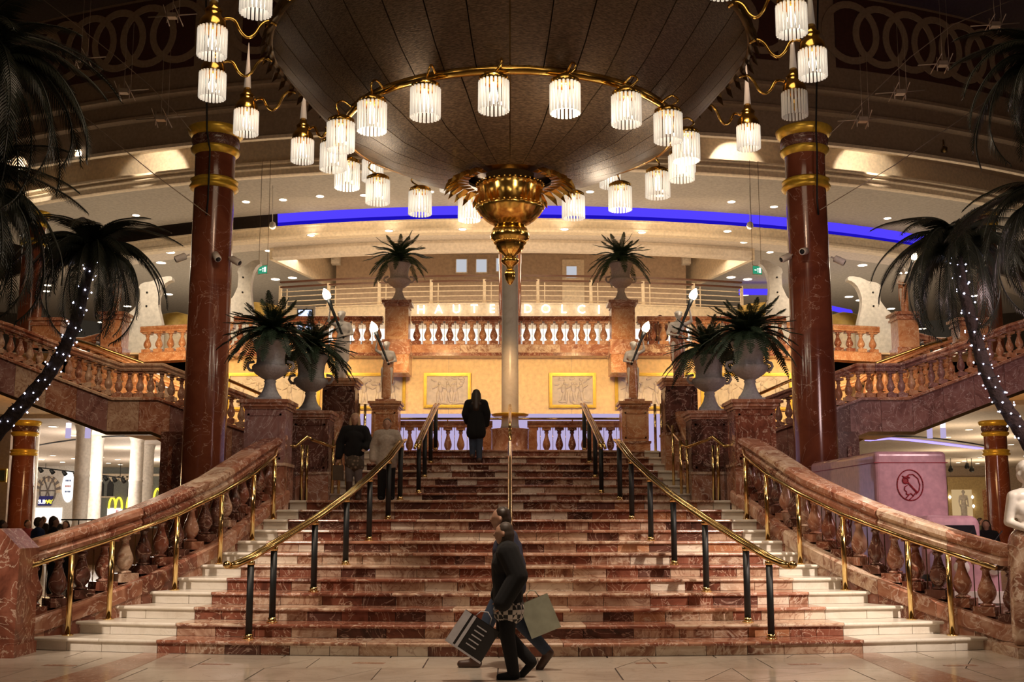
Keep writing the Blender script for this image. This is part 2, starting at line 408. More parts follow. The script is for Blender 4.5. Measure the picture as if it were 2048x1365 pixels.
def cuts(a, b, lo, hi):
    out = [a]
    while out[-1] < b-lo*.6:
        out.append(out[-1]+random.uniform(lo, hi))
    out[-1] = b
    if len(out) > 2 and out[-1]-out[-2] < lo*.5: out.pop(-2)
    return out
def build_step(i, parent, depth):
    st = None
    hw, hb = HW[i], HB[i]; base = MB()
    # concrete core under the slabs (curved front)
    xs_ = [-hw+2*hw*k/24 for k in range(25)]
    yb = arc_y(i, 0)+depth+ (RR*.0) + .3
    vs = []; 
    for x in xs_: vs.append((x, arc_y(i, x)+.012, 0.0 if i == 1 else (i-1)*RH-.05)); 
    for x in xs_: vs.append((x, arc_y(i, x)+.012, i*RH-.05))
    for x in xs_: vs.append((x, arc_y(i, x)+depth+.05, i*RH-.05))
    for x in xs_: vs.append((x, arc_y(i, x)+depth+.05, 0.0 if i == 1 else (i-1)*RH-.05))
    n = 25; fs = []
    for r in range(4):
        for k in range(n-1): fs.append((r*n+k, r*n+k+1, ((r+1)%4)*n+k+1, ((r+1)%4)*n+k))
    fs.append((0, n, 2*n, 3*n)); fs.append((n-1, 2*n-1, 3*n-1, 4*n-1))
    base.add(vs, fs)
    st = base.obj('step', M['joint'], parent)
    # riser tiles
    segs = []
    for a, b, white in ((-hw, -hb, 1), (-hb, hb, 0), (hb, hw, 1)):
        c = cuts(a, b, .34 if not white else .42, .62 if not white else .75) if b-a > .25 else [a, b]
        for x0, x1 in zip(c, c[1:]): segs.append((x0, x1, white))
    z0 = (i-1)*RH; hgt = RH-.044
    for x0, x1, white in segs:
        m = M['m_white'] if white else pick(i, (x0+x1)/2)
        xm = (x0+x1)/2; ang = math.asin(xm/rad(i))
        brick('riser_tile', (xm, arc_y(i, xm)+.012, z0+hgt/2), ((x1-x0)/math.cos(ang)-.007, .03, hgt-.006), m, st, ang)
    for a, b, white in ((-hw, -hb, 1), (-hb, hb, 0), (hb, hw, 1)):
        c = cuts(a, b, .8, 1.5) if b-a > .8 else [a, b]
        for x0, x1 in zip(c, c[1:]):
            m = M['m_white'] if white else M[random.choice(['m_rail', 'm_mix', 'm_rail', 'm_pink', 'm_red'])]
            tread_slab(i, x0, x1, depth+.06, m, st)
lower = thing('staircase', 'wide lower flight of curved marble steps with white end blocks, rising from the floor', 'staircase', (0, 13.3, 0))
for i in range(1, 13): build_step(i, lower, TD if i < 12 else 4*TD)
upper = thing('staircase', 'narrower upper flight of marble steps between the pedestals, reaching the top landing', 'staircase', (0, front(13), 12*RH))
for i in range(13, 20): build_step(i, upper, TD if i < 19 else .9)
TOP = 19*RH
# mass of masonry under landings
cm = MB().box(-3.3, 3.3, front(12)+.8, 23.5, 0, 12*RH-.08).box(-4.6, 4.6, 23.5, 27.4, TOP-.5, TOP-.05)
cm.box(-3.3, 3.3, 23.6, 27.2, 0, TOP-.5)
struct('trim_1', cm, M['m_dark'])
lt = struct('trim_2', MB().box(-4.9, 4.9, 23.6, 27.4, TOP-.05, TOP-.012), M['joint'])
for k in range(8):
    for j in range(3):
        brick('landing_slab', (-4.3+k*1.23, 24.2+j*1.26, TOP-.012), (1.22, 1.25, .024), M[random.choice(['m_pink','m_rail','m_orange'])], lt)
# ================================================================ balusters
def bal_mesh(m, h=.62, r=.105, seg=12):
    mb = MB(); b = r*1.18
    mb.box(-b, b, -b, b, 0, .165*h).box(-b*.95, b*.95, -b*.95, b*.95, h*.91, h)
    pr = [(.70,.165),(.86,.18),(.80,.20),(.55,.215),(.48,.235),(.78,.29),(.98,.37),(1.0,.43),(.86,.52),(.58,.63),(.42,.72),(.38,.79),(.58,.81),(.58,.84),(.42,.86),(.62,.89),(.62,.91)]
    mb.lathe([(r*a, h*z) for a, z in pr], seg, cap=False)
    return mb.mesh('baluster', m)
BAL = {}
def baluster(p, parent, m, h=.62, r=.105, rz=0):
    key = (m.name, round(h, 2), round(r, 3))
    if key not in BAL: BAL[key] = bal_mesh(m, round(h, 2), r)
    return put('baluster', BAL[key], Matrix.Translation(Vector(p)) @ Matrix.Rotation(rz, 4, 'Z'), parent)
RAILP = [(-.17,-.26),(-.12,-.26),(.12,-.26),(.17,-.26),(.19,-.20),(.15,-.15),(.20,-.09),(.19,-.03),(.13,0),(-.13,0),(-.19,-.03),(-.20,-.09),(-.15,-.15),(-.19,-.20)]
def scale_prof(pr, sx, sy): return [(u*sx, v*sy) for u, v in pr]
def seg_path(path, s0, s1):
    """part of a polyline between arc lengths"""
    out = []; L = 0
    def at(s):
        l = 0
        for a, b in zip(path, path[1:]):
            d = (b-a).length
            if l+d >= s-1e-9: return a.lerp(b, max(0, min(1, (s-l)/d)))
            l += d
        return path[-1].copy()
    out.append(at(s0))
    for a, b in zip(path, path[1:]):
        L += (b-a).length
        if s0+1e-4 < L < s1-1e-4: out.append(b.copy())
    out.append(at(s1)); return out
def plen(path): return sum((b-a).length for a, b in zip(path, path[1:]))
def balustrade(th, rail, curb, railp, curbp, mats, spacing, bh, br, bmats, piece=1.1, skip=0.0, rods=None, uoff=0):
    """rail, curb: polylines (tops) with the same plan; builds rail pieces, curb pieces, balusters, thin rods"""
    n = max(2, round(plen(rail)/piece))
    for k in range(n):
        a, b = plen(rail)*k/n, plen(rail)*(k+1)/n
        MB().sweep(railp, seg_path(rail, a, b-.004)).obj('rail_piece', random.choice(mats), th)
    n = max(2, round(plen(curb)/piece))
    for k in range(n):
        a, b = plen(curb)*k/n, plen(curb)*(k+1)/n
        MB().sweep(curbp, seg_path(curb, a, b-.004)).obj('curb_piece', random.choice(mats), th)
    L = plen(curb); m = int((L-2*skip)/spacing); rl = plen(rail)/L
    for k in range(m):
        s = skip+(L-2*skip)*(k+.5)/m
        p = seg_path(curb, s, s+.01)[0]; q = seg_path(rail, s*rl, s*rl+.01)[0]
        d = seg_path(curb, s, min(L, s+.2)); t = d[-1]-d[0]
        rz = math.atan2(t.y, t.x)
        top = q.z+railp[0][1]; h = top-p.z
        if h < .2: continue
        baluster((p.x, p.y, p.z-.004), th, random.choice(bmats), h+.008, br, rz)
        if rods and k < m-1:
            s2 = s+(L-2*skip)*.5/m; p2 = seg_path(curb, s2, s2+.01)[0]; q2 = seg_path(rail, s2*rl, s2*rl+.01)[0]
            rod = put('glazing_rod', ROD(rods, q2.z+railp[0][1]-p2.z), Matrix.Translation(p2), th)
_rod = {}
def ROD(m, h):
    k = (m.name, round(h, 2))
    if k not in _rod: _rod[k] = MB().cyl((0,0,0), (0,0,h), .007, seg=5).mesh('glazing_rod', m)
    return _rod[k]
# ---------------------------------------------------------------- lower curved balustrades
def lower_path(s):
    pts = []
    for i in range(1, 13):
        x = HW[i]; pts.append((s*(x+.24), arc_y(i, x)-.02, i))
    first = pts[0]
    pts = [(first[0]+s*.22, first[1]-.22, .55)]+pts
    return pts
for s in (-1, 1):
    P = lower_path(s)
    rail = [Vector((x, y, max(i, 1.0)*RH+(1.12 if k > 2 else (1.14, 1.13, 1.12)[k]))) for k, (x, y, i) in enumerate(P)]
    curb = [Vector((x, y, max(i, .9)*RH+.17)) for x, y, i in P]
    side = 'left' if s < 0 else 'right'
    th = thing('balustrade', 'curved red marble balustrade with thick sloping rail at the %s edge of the lower stairs' % side, 'balustrade', (P[0][0], P[0][1], 0))
    cp = [(-.27,-.2),(-.27,-.03),(-.24,0),(.24,0),(.27,-.03),(.27,-.2)]
    balustrade(th, rail, curb, scale_prof(RAILP, 1.05, 1.0), cp, [M['m_rail'], M['m_red'], M['m_rail'], M['m_mix']], .31, .6, .115,
               [M['m_red'], M['m_dark'], M['m_dark'], M['m_rail'], M['m_mix']], .95, .1, M['bronze'])  # dark marble doubled to put shade into the balusters
    # stringer wall down to the floor, in marble panels
    n = 9; L = plen(curb)
    for k in range(n):
        seg = seg_path(curb, L*k/n, L*(k+1)/n-.006)
        mb = MB(); vs = []; m_ = len(seg)
        for j, p in enumerate(seg):
            t = seg[min(j+1, m_-1)]-seg[max(j-1, 0)]; t.z = 0; t.normalize(); nx = Vector((t.y, -t.x, 0))
            for u in (-.25, .25):
                vs.append(Vector((p.x+nx.x*u, p.y+nx.y*u, 0))); vs.append(p+nx*u-Vector((0,0,.2)))
        fs = []
        for j in range(m_-1):
            a = 4*j
            for q in ((0,1,5,4),(2,3,7,6),(1,3,7,5),(0,2,6,4)): fs.append(tuple(a+z for z in q))
        fs += [(0,1,3,2), (4*(m_-1), 4*(m_-1)+1, 4*(m_-1)+3, 4*(m_-1)+2)]
        mb.add(vs, fs); mb.obj('stringer_panel', random.choice([M['m_red'], M['m_mix'], M['m_red'], M['m_rail']]), th)
    # newel foot at the front
    nx, ny = P[0][0]+s*.30, P[0][1]-.12
    nw = thing('newel_pedestal', 'low red marble newel block ending the %s balustrade beside the floor' % side, 'pedestal', (nx, ny, 0))
    MB().box(nx-.34, nx+.34, ny-.34, ny+.34, 0, .12).box(nx-.30, nx+.30, ny-.30, ny+.30, .12, .2).obj('base', M['m_mix'], nw)
    MB().box(nx-.24, nx+.24, ny-.2, ny+.28, .2, .34).obj('block', M['m_red'], nw)
# ---------------------------------------------------------------- pedestals
def pedestal(x, y, w_, d_, z0, z1, label, die=None, cap=None, s=1, name='pedestal', basez=None):
    th = thing(name, label, 'pedestal', (x, y, z0))
    die = die or M['m_violet']; cap = cap or M['m_rail']
    a, b = w_/2, d_/2
    bz = z0+min(.55, (z1-z0)*.22) if basez is None else basez
    MB().box(x-a-.03, x+a+.03, y-b-.03, y+b+.03, z0, bz-.05).obj('base', cap, th)
    MB().box(x-a-.05, x+a+.05, y-b-.05, y+b+.05, bz-.05, bz).obj('base_moulding', M['m_mix'], th)
    MB().box(x-a, x+a, y-b, y+b, bz, z1-.16).obj('die', die, th)
    # recessed panel frames: thin raised strips on front and inner faces
    fr = MB(); t = .035; e = .012
    zA, zB = bz+.06, z1-.24
    for (p0, p1, q0, q1) in ((x-a+.05, x+a-.05, zA, zB),):
        fr.box(p0, p0+t, y-b-e, y-b, q0, q1).box(p1-t, p1, y-b-e, y-b, q0, q1).box(p0, p1, y-b-e, y-b, q1-t, q1).box(p0, p1, y-b-e, y-b, q0, q0+t)
        for sx in (-1, 1):
            X = x+sx*a; X2 = X+sx*e
            fr.box(min(X,X2), max(X,X2), y-b+.05, y-b+.05+t, q0, q1).box(min(X,X2), max(X,X2), y+b-.05-t, y+b-.05, q0, q1)
    fr.obj('panel_frame', die, th)
    MB().box(x-a-.02, x+a+.02, y-b-.02, y+b+.02, z1-.16, z1-.12).box(x-a-.05, x+a+.05, y-b-.05, y+b+.05, z1-.12, z1-.06).box(x-a-.08, x+a+.08, y-b-.08, y+b+.08, z1-.06, z1).obj('cap', cap, th)
    return th
P12 = front(12); P13 = front(13)
zf = W(540, 800, P12+.15).z
# front pair: px 485..568 front face
xf0, xf1 = W(487, 900, P12+.1).x, W(567, 900, P12+.1).x
wf = xf1-xf0; xf = (xf0+xf1)/2
zr = W(610, 822, P13+.1).z
xr1 = W(655, 900, P13+.1).x; wr = .66; xr = xr1-wr/2
# third pair: 645..708 at y 755
Y3 = front(17)+.1
x30, x31 = W(645, 800, Y3).x, W(708, 800, Y3).x; z3 = W(676, 757, Y3).z
Y4 = 24.0
x40, x41 = W(743, 850, Y4).x, W(795, 850, Y4).x; z4 = W(768, 803, Y4).z
for s, side in ((1, 'left'), (-1, 'right')):
    dm = M['m_violet'] if side == 'left' else M['m_red']
    pedestal(s*xf, P12+.1+.35, wf, .7, 0, zf, 'tall front marble pedestal carrying a grey urn, %s of the lower stairs' % side, dm, basez=12*RH+.62)
    pedestal(s*xr, P13+.1+.35, wr, .7, 0, zr, 'second marble pedestal back from the landing, %s side, carrying a grey urn' % side, M['m_dark'], basez=12*RH+.55)
    pedestal(s*(x30+x31)/2, Y3+.35, x31-x30, .7, 1.0, z3, 'dark-faced marble pedestal under the higher torch statue, %s of the upper flight' % side, M['m_dark'], M['m_orange'], basez=TOP+.3)
    pedestal(s*(x40+x41)/2, Y4+.3, x41-x40, .6, TOP, z4, 'orange marble pedestal on the top landing under the %s lower torch statue' % side, M['m_orange'], M['m_orange'])
    # wall between front and second pedestal along the landing
    MBw = MB().box(min(s*xf-.2, s*xf+.2), max(s*xf-.2, s*xf+.2), P12+.8, P13+.1, 0, 12*RH+.9)
    struct('trim_3', MBw, M['m_dark'])
    # short sloping balustrade from second to third pedestal
    th = thing('balustrade', 'short sloping orange marble balustrade on the %s edge of the upper flight' % side, 'balustrade', (s*3.5, P13+.8, 12*RH))
    a = Vector((s*3.56, P13+.8, 13*RH+.95)); b = Vector((s*3.5, Y3-.0, 17*RH+1.05))
    rail = [a, a.lerp(b, .5), b]; curb = [Vector((p.x, p.y, p.z-.9)) for p in rail]
    balustrade(th, rail, curb, scale_prof(RAILP, .8, .8), [(-.18,-.9),(-.18,0),(.18,0),(.18,-.9)], [M['m_orange'], M['m_rail']], .3, .6, .09, [M['m_red'], M['m_mix']], .9)
    MB().box(min(s*3.3,s*4.2), max(s*3.3,s*4.2), P13+.8, 24.0, 0, 13*RH).obj('curb_piece', M['m_dark'], th)
# ================================================================ HANDRAILS
def on_step(px, i, dy=.2):
    """x on the tread of step i under photo column px"""
    x = 0
    for _ in range(6):
        y = arc_y(i, x)+dy; zc = y*math.cos(PITCH)+(i*RH-CH)*math.sin(PITCH); x = (px-CX)/F*zc
    return x, y
def post(x, y, z0, z1, parent, m, r=.032, collar=True):
    MB().cyl((x,y,z0+.05 if collar else z0), (x,y,z1-.07 if collar else z1), r, seg=12).obj('post', m, parent)
    if collar:
        MB().cyl((x,y,z0), (x,y,z0+.015), r*1.7).cyl((x,y,z0), (x,y,z0+.06), r*1.25).obj('post_foot', M['brass'], parent)
        MB().cyl((x,y,z1-.07), (x,y,z1-.02), r*1.2).cyl((x,y,z1-.02), (x,y,z1), r*.5).obj('post_collar', M['brass'], parent)
# first pair (lower) of black-post rails, mirrored
PL = [(497,1),(544,2),(627,4),(691,6),(738,8),(776,10),(800,12)]
for s, side in ((1, 'left'), (-1, 'right')):
    th = thing('handrail', 'long double brass handrail on black posts, %s of the centre of the lower steps' % side, 'handrail', (s*-3.2, 13.5, .16), 'brass handrails on black posts')
    pts = []
    for px, i in PL:
        x, y = on_step(px, i); x *= s
        pts.append((x, y, i*RH))
    q = [(pts[0][0]-s*.22, pts[0][1]-.20, pts[0][2]+.90), (pts[0][0]-s*.15, pts[0][1]-.14, pts[0][2]+.905)]+[(x, y, z+.98) for x, y, z in pts]
    q += [(pts[-1][0]+s*.02, pts[-1][1]+.25, pts[-1][2]+1.03)]
    for x, y, z in pts: post(x, y, z, z+.96, th, M['black'], .042)
    for dx in (-.036, .036):
        MB().tube([(x+dx, y, z) for x, y, z in q], .030, 10).obj('rail_tube', M['brass'], th)
    MB().tube([(x, y, z-.035) for x, y, z in q], .018, 8).obj('rail_web', M['brass'], th)
    MB().lathe([(0,-.05),(.04,-.035),(.055,0),(.04,.035),(0,.05)], 12, (q[0][0]-s*.02, q[0][1], q[0][2]), cap=False).obj('end_knob', M['brass'], th)
    th = thing('handrail', 'short brass handrail on four black posts, %s of the centre of the upper steps' % side, 'handrail', (s*-1.6, 20.5, 2.1), 'brass handrails on black posts')
    pts = []
    for px, i in ((837,13),(849,15),(861,17),(871,19)):
        x, y = on_step(px, i); pts.append((x*s, y, i*RH))
    for x, y, z in pts: post(x, y, z, z+.93, th, M['black'], .042)
    q = [(pts[0][0]-s*.02, pts[0][1]-.3, pts[0][2]+.82)]+[(x, y, z+.96) for x, y, z in pts]+[(pts[-1][0]+s*.02, pts[-1][1]+.15, pts[-1][2]+1.0)]
    for dx in (-.034, .034): MB().tube([(x+dx, y, z) for x, y, z in q], .030, 10).obj('rail_tube', M['brass'], th)
# centre rail
th = thing('handrail', 'single straight brass handrail running up the very middle of the steps', 'handrail', (0, 13.6, .16))
pts = [(0, arc_y(i, 0)+.2, i*RH) for i in (1, 4, 7, 10, 12, 13, 16, 19)]
for x, y, z in pts: post(x, y, z, z+.92, th, M['brass'], .03)
q = [(x, y, z+.96) for x, y, z in pts]
MB().tube([(0, q[0][1]-.3, q[0][2]-.08)]+q[:5], .034, 12).obj('rail_tube', M['brass'], th)
MB().tube(q[5:]+[(0, q[-1][1]+.3, q[-1][2]+.02)], .030, 12).obj('rail_tube', M['brass'], th)
MB().tube([q[4], q[5]], .026, 10).obj('rail_link', M['brass'], th)
# side handrails next to the balustrades
for s, side in ((1, 'left'), (-1, 'right')):
    th = thing('handrail', 'all-brass handrail following the %s curved marble balustrade' % side, 'handrail', (-s*5.4, 13.8, .16), 'all-brass side handrails')
    pts = []
    for px, i in ((135,1),(217,2),(349,4),(439,6),(504,8),(546,10)):
        x, y = on_step(px, i, .22); pts.append((s*x, y, i*RH))
    for x, y, z in pts:
        MB().cyl((x,y,z), (x,y,z+1.0), .036, seg=12).obj('post', M['brass'], th)
        MB().cyl((x,y,z), (x,y,z+.012), .07).obj('post_foot', M['brass'], th)
    e0 = W(52, 1137, 13.55); q = [(s*e0.x, 13.5, e0.z)]+[(x, y, z+1.03) for x, y, z in pts]
    x5, y5 = on_step(555, 12, .0); q += [(s*x5, y5-.1, 12*RH+.93), (s*(x5+.18), y5+.5, 12*RH+.95)]
    for k, (px, py, yy) in enumerate(((615,874,19.3),(624,880,19.35),(665,895,20.3),(672,892,20.4),(690,872,21.2),(716,830,23.1))):
        p = W(px, py, yy); q.append((s*p.x, p.y, p.z))
    MB().tube(q, .03, 10).obj('rail_tube', M['brass'], th)
    for px, yy in ((602, 19.3), (612, 19.5), (664, 20.35), (677, 20.5), (692, 21.4)):
        p = W(px, 995, yy); zz = 12*RH if yy < 20.26 else 13*RH
        MB().cyl((s*p.x, yy, zz-.01), (s*p.x, yy, zz+.98+(yy-20.2)*.3*(yy > 21)), .028, seg=10).obj('post', M['brass'], th)
    p = W(716, 905, 23.3)
    MB().cyl((s*p.x, 23.3, TOP-.1), (s*p.x, 23.3, TOP+1.0), .03, seg=10).cyl((s*p.x+s*.12, 23.4, TOP-.1), (s*p.x+s*.12, 23.4, TOP+1.0), .03, seg=10).obj('post', M['brass'], th)
    a = W(704, 808+62-36, 23.1)
# ================================================================ TOP LANDING BALUSTRADE
YB = 26.6
zt = W(1020, 843, YB).z
th = thing('balustrade', 'low marble balustrade across the back of the top landing, below the yellow wall', 'balustrade', (0, YB, TOP))
xe = W(800, 850, YB).x
for a, b in ((-3.2, -.42), (.42, 3.2)):
    rail = [Vector((a, YB, zt)), Vector((b, YB, zt))]; curb = [Vector((a, YB, TOP+.06)), Vector((b, YB, TOP+.06))]
    balustrade(th, rail, curb, scale_prof(RAILP, .8, .62), [(-.14,-.06),(-.14,0),(.14,0),(.14,-.06)], [M['m_orange'], M['m_rail']], .29, .6, .095, [M['m_orange'], M['m_red'], M['m_rail']], .7, 0, M['brass'])
for x in (-2.0, 2.0, -.55, .55):
    MB().box(x-.1, x+.1, YB-.12, YB+.12, TOP, zt-.15).obj('pier', M['m_orange'], th)
g = W(1020, 838, YB-.25)
MB().cyl((-3.1, YB-.25, g.z), (3.1, YB-.25, g.z), .028).obj('brass_rail', M['brass'], th)
for x in (-3.0, -1.5, 0, 1.5, 3.0): MB().cyl((x, YB-.25, g.z), (x, YB-.1, g.z-.12), .014).obj('bracket', M['brass'], th)
# gold dish behind it at the column foot, sheet glowing in place of lilac light from below
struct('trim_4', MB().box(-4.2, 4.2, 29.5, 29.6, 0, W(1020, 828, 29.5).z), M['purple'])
struct('trim_5', MB().box(-9, 9, 27.4, 29.4, -.0, .2), M['joint'])
# ================================================================ COLUMNS
def big_column(x, y, r, z0, z1, label, spots=True, dark=1, gp=None):
    th = thing('column', label, 'column', (x, y, z0))
    S = (z1-z0)
    gm = M['goldp']
    zc = z1-1.30*(r/.5)      # lower ring level
    k = r/.5
    MB().lathe([(r*1.2, 0), (r*1.2, .12), (r*1.08, .2), (r*1.12, .3), (r*1.02, .36)], 36, (x, y, z0), cap=False).obj('base', M['m_dark'], th)
    MB().lathe([(r*1.0, .36), (r*.985, S*.5), (r*.93, zc-z0)], 40, (x, y, z0), cap=False).obj('shaft', M['m_shaft'], th)
    MB().lathe([(r*.93, -.02), (r*1.1, .0), (r*1.16, .05*k), (r*1.1, .1*k), (r*1.02, .13*k), (r*1.1, .17*k), (r*1.13, .21*k), (r*.95, .26*k)], 40, (x, y, zc), cap=False).obj('ring', gm, th)
    MB().lathe([(r*.93, .24*k), (r*.94, .80*k), (r*.98, .86*k)], 40, (x, y, zc), cap=False).obj('neck', M['m_shaft'], th)
    MB().lathe([(r*.96, .82*k), (r*1.12, .90*k), (r*1.16, .98*k), (r*1.02, 1.02*k)], 40, (x, y, zc), cap=False).obj('ring', gm, th)
    MB().lathe([(r*.98, 1.0*k), (r*1.10, 1.08*k), (r*1.14, 1.2*k), (r*1.10, 1.28*k)], 40, (x, y, zc), cap=False).obj('collar', M['m_dark'], th)
    MB().lathe([(r*1.10, 1.26*k), (r*1.28, 1.36*k), (r*1.34, 1.46*k), (r*1.26, 1.5*k), (r*1.2, 1.51*k)], 40, (x, y, zc)).obj('capital', gm, th)
    return th
ZC = {}
for s, side, pxc in ((-1, 'left', 414), (1, 'right', 1624)):
    y = 26.0; x = (s*1)*abs(W(412, 800, y).x); r = .5*1.02
    zt_ = W(425, 262, y-r).z
    th = big_column(x, y, r, 0, zt_, 'tall polished red marble column with gold rings, %s side of the hall' % side)
    # camera-like white spotlights clamped round the shaft
    zs = W(440, 508, y-r).z
    for a, dz in ((-2.6, 0), (-1.2, .0), (-.45, -.05)) if s < 0 else ((-2.6, 0), (-1.9, .04), (-.1, .0)):
        px_, py_ = x+math.cos(a)*(r+.02), y+math.sin(a)*(r+.02)
        dr = Vector({-2.6: (-1, -.35, -.5), -1.2: (.45, -.6, -.6), -.45: (1, -.35, -.6), -1.9: (-.4, -.6, -.2), -.1: (1, -.35, -.6)}[a]).normalized()
        p0 = Vector((px_, py_, zs+.04+dz))
        sp = thing('spotlight', 'white spotlight clamped to the %s tall column, %s' % (side, {-2.6: 'on its outer left edge', -1.2: 'facing forward', -.45: 'on its right edge', -1.9: 'facing forward', -.1: 'on its right edge'}[a]), 'spotlight', p0, 'column spotlights')
        MB().cyl(p0, p0+dr*.12, .02).obj('arm', M['whitep'], sp)
        MB().tube([p0+dr*.08, p0+dr*.1, p0+dr*.34, p0+dr*.36], [.05, .085, .085, .07], 14).obj('housing', M['whitep'], sp)
        MB().cyl(p0+dr*.355, p0+dr*.365, .06).obj('lens', M['black'], sp)
    # black cable coming down the column top
    cb = [W(412+s*0 if s < 0 else 1636, -20, y-r-.1), W(414 if s < 0 else 1632, 262, y-r-.2), W(420 if s < 0 else 1634, 300, y-r*1.3), W(416 if s < 0 else 1634, 400, y-r*1.2), W(413 if s < 0 else 1637, 430, y-r*1.02)]
    tag(MB().tube(cb, .022, 6).obj('cable', M['black']), 'black cable hanging down over the gold capital of the %s tall column' % side, 'cable')
# slim white column and the brown one behind it
y = 25.5; r = W(1037, 700, y).x
th = WCOL = thing('column', 'slim white marble column in the middle of the top landing', 'column', (0, y, TOP))
zb = W(1020, 858, y).z
rr = r*2.2
MB().lathe([(r*2.5, 0), (r*2.5, .05), (r*2.3, .1), (r*2.15, .2), (r*2.2, zb-TOP-.05), (r*2.4, zb-TOP-.02), (r*1.4, zb-TOP)], 28, (0, y, TOP), cap=False).obj('pedestal', M['m_rail'], th)
ztw = W(1020, 440, y).z
MB().lathe([(r*1.15, 0), (r*1.05, .06), (r, .12), (r*.94, ztw-zb)], 28, (0, y, zb)).obj('shaft', M['m_white'], th)
yb = 42.2; r = W(1043, 600, yb).x
th = thing('column', 'brown marble column rising behind the slim white one to the canopy', 'column', (0, yb, 6.3))
z0, z1 = 6.2, W(1020, 486, yb).z
MB().lathe([(r, 0), (r*.97, z1-z0)], 28, (0, yb, z0)).obj('shaft', M['m_shaft'], th)
MB().lathe([(r, 0), (r*1.3, .08), (r*1.35, .2), (r*1.6, .26), (r*1.6, .3)], 28, (0, yb, z1-.3)).obj('capital', M['cream'], th)
# gold rosette dish behind the landing balustrade
zz = W(1020, 832, 28.4).z
MB().lathe([(.17,-.04),(.36,-.03),(.42,0),(.44,.03),(.3,.05),(.17,.04)], 28, (0, 25.5, W(1020, 832, 25.5).z), cap=False).obj('gold_ring', M['goldp'], WCOL)
# side columns ground floor and upper floor
for s, side in ((-1, 'left'), (1, 'right')):
    y = 38; x = s*abs(W(45, 950, y).x); r = abs(W(20,950,y).x-W(66,950,y).x)/2
    big_column(x, y, r, 0, W(45, 850, y-r).z, 'red marble column with gold rings under the %s side flight' % side)
    x = s*abs(W(64, 550, y).x); th_ = big_column(x, y, r, 6.0, W(64, 448, y-r).z+.35, 'red marble column on the upper floor behind the %s palm' % side)
    # square dark pier under the flights beside the tall column
    x0, x1 = abs(W(326, 900, 27.5).x), abs(W(368, 900, 27.5).x)
    th = thing('pier', 'dark marble pier under the %s side flight, beside the tall column' % side, 'pier', (s*(x0+x1)/2, 27.8, 0))
    MB().box(min(s*x0,s*x1), max(s*x0,s*x1), 27.3, 28.3, .0, W(345, 868, 28).z).obj('shaft', M['m_dark'], th)
    xm = s*(x0+x1)/2
    MB().box(xm-.05, xm+.05, 27.25, 27.3, .1, 3.4).obj('fillet', M['m_red'], th)
